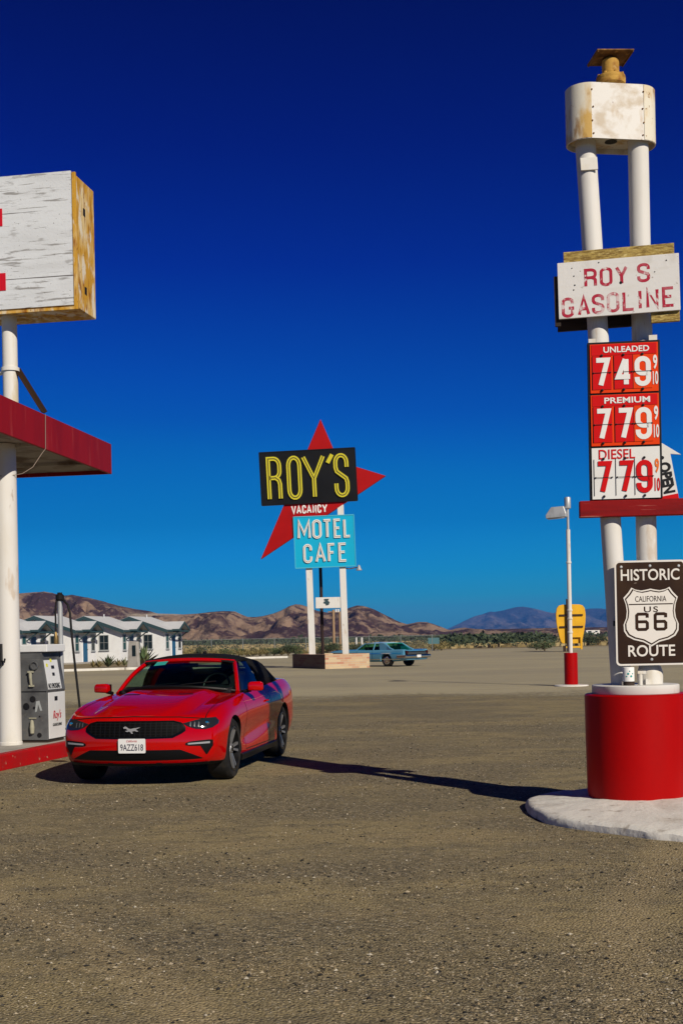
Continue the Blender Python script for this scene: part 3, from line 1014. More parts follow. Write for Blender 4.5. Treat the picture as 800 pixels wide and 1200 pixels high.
def footing():
    """mortar mound: rounded kerb edge, rising towards the drum"""
    n = 260
    pts = []
    m = len(foot)
    for i in range(n):
        t = i / n * m
        k = int(t)
        f = t - k
        p = [Vector(foot[(k + j - 1) % m]) for j in range(4)]
        pts.append(.5 * ((2 * p[1]) + (-p[0] + p[2]) * f + (2 * p[0] - 5 * p[1] + 4 * p[2] - p[3]) * f * f + (-p[0] + 3 * p[1] - 3 * p[2] + p[3]) * f ** 3))
    lev = [(1.0, -.02), (1.002, .015), (.996, .05), (.975, .072), (.94, .080), (.90, .083), (.86, .086), (.80, .09), (.74, .095), (.67, .10), (.6, .104), (.52, .11), (.45, .115), (.2, .13)]
    vs, fs = [], []
    for (s, z) in lev:
        for i, p in enumerate(pts):
            j = noise.noise(Vector((p.x * 4 * s, p.y * 4 * s, 2.2))) * .012 + noise.noise(Vector((p.x * 9 * s, p.y * 9 * s, 7.1))) * .005 + noise.noise(Vector((p.x * 30 * s, p.y * 30 * s, z * 8))) * .002
            vs.append((p.x * s + j, p.y * s + j, z + (j * .9 if z > .03 else 0)))
    for r in range(len(lev) - 1):
        for i in range(n):
            fs.append((r * n + i, r * n + (i + 1) % n, (r + 1) * n + (i + 1) % n, (r + 1) * n + i))
    fs.append(tuple((len(lev) - 1) * n + i for i in range(n)))
    return MB().add(vs, fs)


footing().build('footing', 'white_concrete', pyl, True)
MB().lathe([(.422, .08), (.434, .16), (.441, .6), (.444, 1.012), (.43, 1.024), (.0, 1.024)], 56).build('drum', 'red_drum', pyl, True)
mb = MB().lathe([(.375, 1.026), (.378, 1.03), (.378, 1.095), (.37, 1.102), (0, 1.102)], 48)
mb.build('drum_lid', 'white_clean', pyl, True)
pr = .0895
MB().tube([(.125, 0, 1.10), (.125, 0, 6.0)], pr, 32).build('leg', 'white_clean', pyl, True)
MB().tube([(-.122, 0, 1.10), (-.345, 0, 6.0)], pr, 32).build('leg', 'white_clean', pyl, True)
mb = MB().lathe([(.11, 1.103), (.112, 1.20), (.10, 1.24), (.092, 1.26)], 28, 'Z', Matrix.Translation((.13, -.01, 0)))
mb.box(.06, .10, -.14, -.10, 1.103, 1.15)
mb.build('leg_collar', 'white_paint', pyl, True)
mb = MB()
for (a, b, c, d_) in ((-.155, -.10, -.14, 1.55), (-.15, -.105, -.14, 1.40), (-.145, -.10, -.135, 1.30), (-.20, -.15, -.12, 1.62)):
    mb.box(a, b, c, c + .06, d_, d_ + .045)
mb.build('clamp', 'black_frame', pyl, each=True)
# small fittings on the lid
mb = MB().box(-.16, -.08, -.22, -.14, 1.103, 1.135)
mb.tube([(.0, -.2, 1.103), (.0, -.2, 1.22)], .018, 10)
mb.box(-.025, .045, -.22, -.18, 1.20, 1.225)
mb.build('lid_fitting', 'white_paint', pyl, each=True)

# top tank
tk = Matrix.Translation((-.115, 0, 0)) @ Matrix.Rotation(YP, 4, 'Z')


def stadium(wd, dp, n=14):
    r = dp / 2
    x = wd / 2 - r
    return arc(x, 0, r, r, -90, 90, n) + arc(-x, 0, r, r, 90, 270, n)


tz0, tz1 = 5.86, 6.345
st = stadium(.80, .36)
mb = MB()
n_ = len(st)
inn = stadium(.785, .345)
vs = [tk @ Vector((x, y, z)) for z in (tz0, tz1) for x, y in st] + [tk @ Vector((x, y, z)) for z in (tz0, tz1 - .02) for x, y in inn]
fs = []
for i in range(n_):
    j = (i + 1) % n_
    fs += [(i, j, n_ + j, n_ + i), (2 * n_ + i, 3 * n_ + i, 3 * n_ + j, 2 * n_ + j), (i, 2 * n_ + i, 2 * n_ + j, j)]
fs.append(tuple(n_ + i for i in range(n_)))
mb.add(vs, fs)
tank = mb.build('top_box', 'tank', pyl, True)
mb = MB().prism(stadium(.78, .34), tz0 + .045, tz0 + .055, 'XY', tk)
mb.build('base_plate', 'tank_side', tank)
mb = MB()
mb.lathe([(.0, tz0 + .04), (.055, tz0 + .04), (.05, tz0 + .046)], 20, 'Z', tk)
mb.build('hole', 'black_frame', tank)
for sgn in (-1, 1):
    e = [(sgn * (.2415), -.184)] + [(sgn * x, y) for x, y in arc(.22, 0, .1835, .1835, -84, 84, 12)]
    e_in = [(sgn * x, y) for x, y in arc(.22, 0, .1812, .1812, -84, 84, 12)]
    mb = MB()
    vs = [tk @ Vector((x, y, z)) for z in (tz0 + .004, tz1 - .003) for x, y in e[1:]] + [tk @ Vector((x, y, z)) for z in (tz0 + .004, tz1 - .003) for x, y in e_in]
    q = len(e_in)
    fs = []
    for i in range(q - 1):
        fs += [(i, i + 1, q + i + 1, q + i), (2 * q + i, 2 * q + i + 1, 3 * q + i + 1, 3 * q + i), (i, i + 1, 2 * q + i + 1, 2 * q + i), (q + i, q + i + 1, 3 * q + i + 1, 3 * q + i)]
    for i in (0, q - 1):
        fs.append((i, q + i, 3 * q + i, 2 * q + i))
    mb.add(vs, fs)
    mb.build('end_cover', 'tank_side', tank, True)
mb = MB()
for sgn in (-1, 1):
    for k, zz in enumerate((.04, .15, .27, .42)):
        mb.lathe([(0, -.006), (.007, -.005), (.008, 0), (0, .0)], 8, 'Y', tk @ Matrix.Translation((sgn * (.235 if k % 2 else .225), -.182, tz0 + zz)))
mb.build('rivet', 'rust_dark', tank, each=True)
# vent head on top
mb = MB().lathe([(.095, tz1 - .01), (.095, tz1 + .03), (.085, tz1 + .035), (.085, tz1 + .05)], 28, 'Z', tk)
mb.build('vent_base', 'white_paint', pyl, True)
mb = MB()
fl = Matrix.Translation((.01, 0, 0)) @ tk
mb.lathe([(.075, tz1 + .04), (.125, tz1 + .055), (.13, tz1 + .08), (.128, tz1 + .086), (.128, tz1 + .098), (.13, tz1 + .102), (.125, tz1 + .128), (.07, tz1 + .135), (.075, tz1 + .16), (.075, tz1 + .27), (.05, tz1 + .29)], 32, 'Z', fl)
for k in range(8):
    a = k * math.pi / 4
    mb.tube([fl @ Vector((.11 * math.cos(a), .11 * math.sin(a), tz1 + .05)), fl @ Vector((.11 * math.cos(a), .11 * math.sin(a), tz1 + .145))], .012, 6)
mb.build('flange', 'rust', pyl, True)
pm = fl @ Matrix.Translation((0, 0, tz1 + .315)) @ Matrix.Rotation(R(-3), 4, 'Y') @ Matrix.Rotation(R(-5), 4, 'X')
MB().box(-.17, .17, -.135, .135, -.02, -.006, pm).build('top_plate', 'rust_dark', pyl, bevel=.004)
mb = MB().box(-.165, -.155, -.13, .13, -.03, -.022, pm).box(.155, .165, -.13, .13, -.03, -.022, pm)
mb.build('plate_rim', 'rust_dark', pyl, each=True)
MB().box(-.075, .075, -.106, -.088, 5.62, 5.73, Matrix.Translation((-.333, -.002, 5.675)) @ Matrix.Rotation(R(-2.6), 4, 'Y') @ Matrix.Translation((0, 0, -5.675))).build('cover_plate', 'white_paint', pyl, bevel=.003)

# hand-lettered gasoline board
gb = Matrix.Translation((-.062, -.20, 0)) @ Matrix.Rotation(R(-11), 4, 'Z') @ Matrix.Rotation(R(-.6), 4, 'Y')
D_ = PO.y - .16
# board corners in the photo give a panel about 1.05 m by 0.49 m centred at 4.56 m
bz = 4.565
bl, br_ = -.53, .53


def board_part(name, x0, x1, y0, y1, z0, z1, mat, bevel=.003):
    return MB().box(x0, x1, y0, y1, z0, z1, gb).build(name, mat, pyl, bevel=bevel)


gboard = board_part('name_board', -.525, .505, -.03, -.005, bz - .245, bz + .245, 'board_white')
board_part('straw_board', -.47, .47, .0, .04, bz + .15, bz + .345, 'hessian')
board_part('straw_board', .26, .50, .002, .042, bz - .33, bz - .2, 'hessian')
board_part('back_board', -.545, .25, .30, .34, bz - .275, bz - .10, 'dark_board')
board_part('back_board', -.56, -.51, .0, .03, bz - .30, bz + .14, 'dark_board')
mb = MB()
lw = .026
for ch, x, z in zip("ROYS", (-.285, -.152, -.02, .165), (.022, .022, .024, .03)):
    strokes(mb, None, ch, x, bz + z, .082, .14, lw, -.0305, .0008, 0, .0007)
for ch, x, z in zip("GASOLINE", (-.485, -.348, -.226, -.098, .034, .130, .234, .368), (-.225, -.22, -.215, -.21, -.208, -.205, -.203, -.2)):
    strokes(mb, None, ch, x, bz + z, .080, .15, lw, -.0305, .0008, 0, .0007)
mb.build('lettering', 'red_worn', gboard, mtx=gb)
mb = MB()
for (x, z, r) in ((.012, bz + .03, .013), (-.17, bz + .22, .006), (.40, bz + .19, .006), (.30, bz + .1, .005), (-.40, bz + .19, .005), (-.385, bz + .12, .006), (-.38, bz + .04, .007), (-.39, bz + .0, .006), (-.29, bz + .1, .005)):
    mb.lathe([(0, -.0315), (r, -.0315), (r * .8, -.034), (0, -.034)], 10, 'Y', gb @ Matrix.Translation((x, 0, z)))
mb.build('nail_hole', 'black_frame', gboard, each=True)

# price panels
pb = Matrix.Translation((-.085, -.135, 0)) @ Matrix.Rotation(R(-7), 4, 'Z') @ Matrix.Rotation(R(.15), 4, 'Y')
pw = .298
pz = [(3.648, 4.085), (3.186, 3.642), (2.722, 3.180)]
zt, zb_ = 4.10, 2.722
mb = MB().box(-pw - .012, pw + .012, -.03, .05, zb_ - .0, zt, pb)
pbrd = mb.build('price_case', 'black_frame', pyl, bevel=.004)
mb = MB().box(-pw - .0, -pw + .06, -.02, .02, zt + .001, zt + .035, pb).box(pw - .08, pw - .01, -.02, .02, zt + .001, zt + .045, pb)
mb.build('hanger', 'white_paint', pyl, each=True)


def price_panel(z0, z1, base, head, headmat, headcol, digits, small, cards):
    """one fuel grade: coloured sheet, heading, three digit cards, small 9/10"""
    p = MB().box(-pw + .008, pw - .008, -.042, -.031, z0 + .006, z1 - .006, pb).build('price_panel', base, pyl)
    hh = z1 - z0
    if headmat:
        MB().box(-pw + .02, pw - .02, -.046, -.043, z1 - .105, z1 - .012, pb).build('heading_strip', headmat, p)
        text('heading', head, headcol, p, .02, z1 - .058, .39, .052, -.047, .003, .02, mtx=pb)
    else:
        text('heading', head, headcol, p, -.075, z1 - .063, .31, .085, -.044, .003, .006, mtx=pb)
    dz0, dz1 = z0 + .045, z1 - .12
    if not headmat:
        dz0, dz1 = z0 + .045, z1 - .115
    for k, (dg, x) in enumerate(zip(digits, (-.190, -.005, .157))):
        cm = cards[k]
        if cm:
            MB().box(x - .080, x + .080, -.047, -.043, dz0 - .01, dz1 + .01, pb).build('digit_card', cm, p)
        wd_ = .042
        db = MB()
        strokes(db, None, dg, x - .048, dz0 + .006 + wd_ / 2, .096, dz1 - dz0 - .012 - wd_, wd_, -.0475, .003, 0)
        db.build('digit', 'white_letter' if headmat else 'red_digit', p, mtx=pb)
    dm = 'white_letter' if headmat else 'orange_digit'
    text('digit', '9', dm, p, .264, dz1 - .06, .036, .125, -.044, .003, .03, mtx=pb)
    text('digit', '10', dm if headmat else 'red_digit', p, .265, dz0 + .075, .046, .115, -.044, .003, .02, mtx=pb)
    mb = MB()
    for x in (-.190, -.005, .157):
        mb.box(x - .080, x + .080, -.0535, -.0515, (dz0 + dz1) / 2 - .002, (dz0 + dz1) / 2 + .002, pb)
        for z in (dz0 - .016, dz1 + .014):
            mb.lathe([(0, -.062), (.010, -.060), (.012, -.046), (0, -.046)], 8, 'Y', pb @ Matrix.Translation((x, 0, z)))
        mb.box(x - .083, x - .0805, -.050, -.043, dz0 - .01, dz1 + .01, pb)
        for xs in (-.07, .07):
            mb.lathe([(0, -.058), (.006, -.056), (.007, -.050), (0, -.05)], 6, 'Y', pb @ Matrix.Translation((x + xs, 0, (dz0 + dz1) / 2)))
    mb.build('card_clip', 'black_frame', p, each=True)
    return p


price_panel(*pz[0], 'orange', 'UNLEADED', 'red_panel', 'white_letter', '749', 1, ['red_panel', 'red_panel', 'orange'])
price_panel(*pz[1], 'orange', 'PREMIUM', 'red_panel', 'white_letter', '779', 1, ['red_panel', 'red_panel', 'orange'])
price_panel(*pz[2], 'white_panel', 'DIESEL', None, 'red_digit', '779', 1, [None, None, None])
# red timber beam under the panels
bmx = Matrix.Translation((.09, -.135, 0)) @ Matrix.Rotation(R(-5), 4, 'Z')
MB().box(-.57, .42, -.05, .05, 2.575, 2.718, bmx).build('beam', 'red_wood', pyl, bevel=.006)

# arrow-shaped open board behind the price panels, leaning
oa = thing('open_board', 'white arrow-shaped board reading OPEN tilted behind the price panels', 'sign', PO + Vector((.335, -.03, 2.72)), R(-6))
om = Matrix.Rotation(R(-9.5), 4, 'Y')
ar = [(-.105, 0), (.075, 0), (.075, .40), (.165, .375), (-.035, .56), (-.20, .375), (-.105, .40)]
MB().prism(ar, -.012, .012, 'XZ', om).build('arrow_panel', 'board_white', oa, bevel=.002)
MB().box(-.104, .074, -.0165, -.013, .002, .045, om).build('red_foot', 'red_panel', oa)
text('lettering', 'OPEN', 'black_letter', oa, .0, .018, .275, .104, 0, .003, .045, mtx=om @ Matrix.Translation((-.012, -.0135, .20)) @ Matrix.Rotation(R(90), 4, 'Y'))
mb = MB().lathe([(0, -.013), (.016, -.013), (.016, -.016), (0, -.016)], 10, 'Y', om @ Matrix.Translation((.0, 0, .38)))
mb.build('knot_hole', 'black_frame', oa)

# historic route sign
rs = thing('route_sign', 'brown historic route 66 road sign fixed to the pylon legs', 'road sign', PO + Vector((.108, -.17, 1.272)), R(-1.5))
rs.scale = (1.015, 1, 1.018)
# panel 0.6 x 0.9 m
def rrect(x0, x1, z0, z1, r, n=6):
    return arc(x1 - r, z1 - r, r, r, 0, 90, n) + arc(x0 + r, z1 - r, r, r, 90, 180, n) + arc(x0 + r, z0 + r, r, r, 180, 270, n) + arc(x1 - r, z0 + r, r, r, 270, 360, n)


hw, hz_ = .302, .898
MB().prism(rrect(-hw, hw, 0, hz_, .035), -.004, .0, 'XZ').build('panel', 'route_white', rs)
MB().prism(rrect(-hw + .016, hw - .016, .016, hz_ - .016, .028), -.007, -.0045, 'XZ').build('brown_face', 'route_brown', rs)
text('lettering', 'HISTORIC', 'route_white', rs, .0, .775, .50, .098, -.0075, .002, .014)
text('lettering', 'ROUTE', 'route_white', rs, .0, .125, .40, .098, -.0075, .002, .014)


def shield(sc=1.0):
    half = [(0, .22), (.035, .212), (.08, .205), (.13, .215), (.162, .232), (.19, .19), (.232, .145), (.213, .09), (.205, .03), (.212, -.03), (.235, -.085), (.232, -.14), (.205, -.185), (.15, -.215), (.07, -.235), (.0, -.275)]
    pts = half + [(-x, z) for x, z in half[-2:0:-1]]
    return [(x * sc, z * sc) for x, z in pts]


sz = .435
for k, (sc, mt_) in enumerate(((1.0, 'route_white'), (.945, 'route_brown'), (.90, 'route_white'))):
    MB().prism([(x, z + sz) for x, z in shield(sc)], -.0095 - .0022 * k, -.0075 - .0022 * k, 'XZ').build('shield' if k != 1 else 'shield_border', mt_, rs)
MB().box(-.187, .187, -.0155, -.0135, sz + .083, sz + .092).build('divider', 'route_brown', rs)
text('lettering', 'CALIFORNIA', 'route_brown', rs, 0, sz + .133, .265, .048, -.0135, .002, .0)
text('lettering', 'US', 'route_brown', rs, 0, sz + .043, .12, .050, -.0135, .002, .012, space=1.25)
mb = MB()
six = [(.11, .118), (.11, .1425), (.013, .1425), (.013, .0125), (.11, .0125), (.11, .075), (.013, .0751)]
for x0 in (-.135, .022):
    pts = [(.102, .112), (.102, .138), (.088, .1435), (.025, .1435), (.0125, .132), (.0125, .024), (.025, .0125), (.088, .0125), (.102, .024), (.102, .066), (.090, .078), (.02, .078)]
    mb.ribbon([(x0 + a, sz - .14 + b) for a, b in pts], .026, -.0155, -.0135)
mb.build('numerals', 'route_brown', rs)
mb = MB()
for (x, z) in ((-.245, .845), (0, .85), (.245, .845), (0, .05)):
    mb.lathe([(0, -.013), (.010, -.012), (.013, -.0075), (0, -.0075)], 10, 'Y', Matrix.Translation((x, 0, z)))
mb.build('bolt', 'galv', rs, each=True)
mb = MB().box(-.17, -.12, .001, .16, .62, .66).box(.03, .08, .001, .16, .62, .66).box(-.2, .2, .001, .03, .30, .34)
mb.build('bracket', 'grey_trim', rs, each=True)

# tin left on the drum lid
tn = thing('paint_tin', 'small white tin with a teal label on the red drum lid', 'tin', PO + Vector((-.105, -.21, 1.102)), 0)
MB().lathe([(.048, 0.034), (.05, .036), (.05, .155), (.048, .158), (.044, .156), (.0, .156)], 24).build('tin_body', 'white_letter', tn, True)
MB().lathe([(.045, 0), (.05, 0), (.05, .034), (.0, .034)], 24).build('tin_base', 'dark_board', tn, True)
lab = MB()
for k in range(5):
    a0 = R(-125 + k * 14)
    lab.lathe([(.0, -.0505), (.006 + .004 * (k % 2), -.0505), (.005, -.0525), (0, -.0525)], 8, 'Y', Matrix.Rotation(R(-30 + k * 15), 4, 'Z') @ Matrix.Translation((0, 0, .08 + .022 * (k % 3))))
lab.build('label_print', 'label_teal', tn)

# ------------------------------------------------------------------ lamp post with its small red drum
lp = thing('lamp_post', 'thin white lamp post standing in a small red drum', 'lamp post', (6.71, 37.6, 0), 0)
MB().lathe([(.0, .0), (.50, .0), (.49, .035), (.30, .05), (0, .05)], 32).build('footing', 'white_concrete', lp, True)
MB().lathe([(.195, .04), (.195, .97), (.185, .98), (0, .98)], 32).build('drum', 'red_drum', lp, True)
MB().tube([(0, 0, .97), (0, 0, 2.1), (-.0, 0, 4.6)], .062, 16).build('pole', 'white_clean', lp, True)
mb = MB().tube([(0, 0, 4.6), (0, 0, 5.3)], .04, 12)
mb.build('pole_top', 'galv', lp, True)
mb = MB()
for z in (1.55, 1.95, 2.2, 3.6):
    mb.lathe([(.07, z), (.08, z + .01), (.08, z + .05), (.07, z + .06)], 14)
mb.build('strap', 'white_paint', lp, each=True)
mb = MB().lathe([(.09, 5.22), (.095, 5.24), (.095, 5.52), (.08, 5.55), (0, 5.55)], 18)
mb.build('photocell', 'galv', lp, True)
hd_ = Matrix.Translation((-.30, -.03, 5.05)) @ Matrix.Rotation(R(-3), 4, 'Y') @ Matrix.Rotation(R(-20), 4, 'Z')
mb = MB()
lo_ = [(-.33, -.15), (.26, -.11), (.26, .11), (-.33, .15)]
hi_ = [(-.17, -.10), (.20, -.08), (.20, .08), (-.17, .10)]
vs = [hd_ @ Vector((x, y, -.10)) for x, y in lo_] + [hd_ @ Vector((x, y, .0)) for x, y in lo_] + [hd_ @ Vector((x, y, .22)) for x, y in hi_]
fs = [(0, 1, 2, 3)] + [(a + i, a + (i + 1) % 4, a + 4 + (i + 1) % 4, a + 4 + i) for a in (0, 4) for i in range(4)] + [(8, 9, 10, 11)]
mb.add(vs, fs)
mb.build('lamp_head', 'galv', lp, bevel=.015)
MB().box(-.29, .20, -.09, .09, -.125, -.102, hd_).build('lens', 'lamp_glass', lp)
mb = MB().tube([(-.04, 0, 5.1), (-.12, -.01, 5.08)], .03, 10)
mb.build('bracket', 'galv', lp)

# ------------------------------------------------------------------ yellow sign seen from behind
q0 = at(669, 761, 106)
ys = thing('yellow_sign', 'mustard yellow rounded sign seen from the back behind the lamp post', 'sign', (q0.x, 106, 0), R(4))
half = [(.0, 3.92), (.70, 3.90), (1.0, 3.82), (1.18, 3.58), (1.25, 3.1), (1.22, 2.4), (1.10, 1.7), (.96, 1.1), (.86, .80), (.72, .68), (0, .66)]
pts = half + [(-x, z) for x, z in half[-2:0:-1]]
MB().prism(pts, -.06, .06, 'XZ').build('panel', 'yellow_sign', ys, bevel=.03)
mb = MB()
for z in (2.95, 1.98):
    mb.box(-.98, .98, -.16, -.062, z, z + .14)
mb.build('batten', 'brown_steel_and_shade', ys, each=True)
MB().box(-.42, -.12, -.32, -.165, 0, 4.35).build('post', 'brown_steel_and_shade', ys)
mb = MB().box(.70, .86, -.3, -.17, .18, 1.35).box(-.10, .70, -.3, -.17, 1.18, 1.35).box(-.6, .695, -.3, -.17, .3, .45)
mb.build('frame', 'yellow_sign', ys)
MB().box(-.72, -.52, -.34, -.12, 0, .5).build('stub_post', 'brown_steel_and_shade', ys)

# ------------------------------------------------------------------ motel and cafe sign
DS = 66.2
ms_x = at(386, 767, DS).x
ms = thing('motel_sign', 'tall roadside motel and cafe sign with a red arrow and white posts', 'motel sign', (ms_x, DS + .27, 0), 0)


def loc(px, py, D=DS):
    p = at(px, py, D)
    return (p.x - ms_x, p.z)


lean = R(-.7)
for px, top, base in ((362.0, 640, 366.0), (401.2, 592, 404.9)):
    x1, z1 = loc(px, 662)
    x0, z0 = loc(base, 767)
    k = (x1 - x0) / (z1 - z0)
    zt_ = loc(px, top)[1]
    sh = Matrix.Identity(4)
    sh[0][2] = k
    sh[0][3] = x0 - k * z0
    MB().box(-.165, .165, -.55, -.25, .02, zt_, sh).build('post', 'white_clean', ms, bevel=.015)
xa, za = loc(362.5, 713.2)
xb, zb2 = loc(404, 699.6)
MB().box(xa + .33, xb - .20, -.51, -.30, za, zb2).build('crossbar', 'white_clean', ms, bevel=.01)
cxm, czm = loc(382.5, 705.5)
mb = MB().prism([(cxm - .10, czm + .16), (cxm + .14, czm + .16), (cxm + .08, czm + .06), (cxm + .17, czm - .02), (cxm + .12, czm - .15), (cxm - .02, czm - .19), (cxm - .06, czm - .10), (cxm - .17, czm - .06), (cxm - .13, czm + .02), (cxm - .05, czm + .04), (cxm - .15, czm + .10)], -.522, -.512, 'XZ')
mb.build('emblem', 'teal_trim', ms)
mb = MB()
for px in (394, 397, 400):
    x, z = loc(px, 714.6)
    mb.box(x - .05, x + .03, -.42, -.38, z - .12, z + .06)
mb.build('house_number', 'white_clean', ms, each=True)
dart = [loc(375.5, 492.2), loc(451.5, 558.4), loc(306, 655.7)]
nt_ = loc(396.9, 541.6)
arrow = MB().prism([dart[0], nt_, dart[1], dart[2]], -.58, -.22, 'XZ').build('arrow', 'sign_red', ms, bevel=.015)
M['arrow_edge'] = plain('arrow_edge_red', (.20, .012, .014), .5)


def panel(name, cpx, cpy, w_, h_, ang, y0, y1, mat, trim):
    x, z = loc(cpx, cpy)
    mt = Matrix.Translation((x, 0, z)) @ Matrix.Rotation(-ang, 4, 'Y')
    p = MB().box(-w_ / 2, w_ / 2, y0, y1, -h_ / 2, h_ / 2).build(name, mat, ms, bevel=.02, mtx=mt)
    mb = MB()
    for (a, b, c, d) in ((-w_ / 2 - .012, w_ / 2 + .012, h_ / 2 - .02, h_ / 2 + .03), (-w_ / 2 - .012, w_ / 2 + .012, -h_ / 2 - .03, -h_ / 2 + .02), (-w_ / 2 - .022, -w_ / 2 + .02, -h_ / 2 + .021, h_ / 2 - .021), (w_ / 2 - .02, w_ / 2 + .022, -h_ / 2 + .021, h_ / 2 - .021)):
        mb.box(a, b, y0 - .018, y0 + .05, c, d)
    mb.build('trim', trim, p)
    return p


M['blue_edge'] = plain('light_blue_edge', (.06, .36, .50), .5)
pn = panel('name_panel', 361.4, 559.6, 4.92, 2.70, .033, -.68, -.21, 'sign_black', 'sign_black')
mb, gr = MB(), MB()
for ch, x0, w_, in (('R', -2.03, .57), ('O', -1.0, .57), ('Y', -.22, 1.02), ("'", 1.0, .42), ('S', 1.42, .57)):
    zz, hh = (-1.06, 2.06)
    if ch == "'":
        zz, hh = -1.06 + 2.06 - .72, .72 + .06
        mb.ribbon([(1.27, zz + hh), (1.02, zz + hh - .42)], .20, -.76, -.70)
        continue
    strokes(mb, gr, ch, x0, zz, w_, hh, .205, -.70, .06, .05)
mb.build('lettering', 'neon_yellow', pn)
gr.build('letter_groove', 'neon_line', pn)
pn2 = panel('motel_panel', 380.4, 635.2, 3.10, 2.62, .02, -.66, -.20, 'sign_blue', 'blue_edge')
mb, gr = MB(), MB()
kx = .0050
for row in ((('M', 118, 112), ('O', 270, 72), ('T', 376, 72), ('E', 490, 56), ('L', 590, 52)), (('C', 168, 68), ('A', 290, 85), ('F', 420, 58), ('E', 530, 64))):
    top = row[0][0] == 'M'
    for ch, x, w_ in row:
        strokes(mb, gr, ch, (x - 380) * kx, .22 if top else -1.02, w_ * kx, .86, .125, -.68, .05, .035)
mb.build('lettering', 'white_letter', pn2)
gr.build('letter_groove', 'letter_groove', pn2)
x0, z0 = loc(342.5, 603.2)
x1, z1 = loc(384, 592)
vm = Matrix.Translation((x0, 0, z0)) @ Matrix.Rotation(R(-1.6), 4, 'Y')
mb = MB()
wv = (x1 - x0)
for k, (ch, f, wf) in enumerate((('V', 0, .125), ('A', .145, .125), ('C', .305, .09), ('A', .43, .125), ('N', .595, .09), ('C', .73, .09), ('Y', .86, .14))):
    strokes(mb, None, ch, f * wv, .03, wf * wv * .82, .37, .068, -.585, .02, 0)
mb.build('lettering', 'white_letter', arrow, mtx=vm)
xd, zd = loc(376, 680)
MB().tube([(loc(378.2, 775)[0], .75, .0), (loc(374.3, 640)[0], .75, loc(374, 640)[1])], .085, 12).build('back_pole', 'dark_wood', ms, True)
xr_, zr_ = loc(409, 667)
mb = MB().tube([(xr_ - .25, -.4, zr_ + .05), (xr_, -.6, zr_), (xr_ + .45, -.75, zr_ + .07)], .025, 8)
arm = mb.build('lamp_arm', 'rust_dark', ms, True)
mb = MB().lathe([(.03, .16), (.06, .12), (.10, .0), (.16, -.10), (.15, -.12), (.0, -.10)], 16, 'Z', Matrix.Translation((xr_ + .50, -.78, zr_ + .02)))
mb.build('flood_lamp', 'galv', ms, True)

bp = thing('brick_planter', 'low brick planter box around the foot of the motel sign', 'planter', (at(381, 784, 64).x, 64, 0), R(25))
h_ = .74
mb = MB()
mb.box(0, 2.48, 0, .22, 0, h_)
mb.box(0, .22, .222, 4.2, 0, h_)
mb.box(.222, 2.48, 3.98, 4.2, 0, h_)
mb.box(2.26, 2.48, .222, 3.978, 0, h_)
mb.build('brick_wall', 'brick', bp, bevel=.012)
MB().box(.224, 2.258, .224, 3.976, .0, .60).build('soil', 'field', bp)

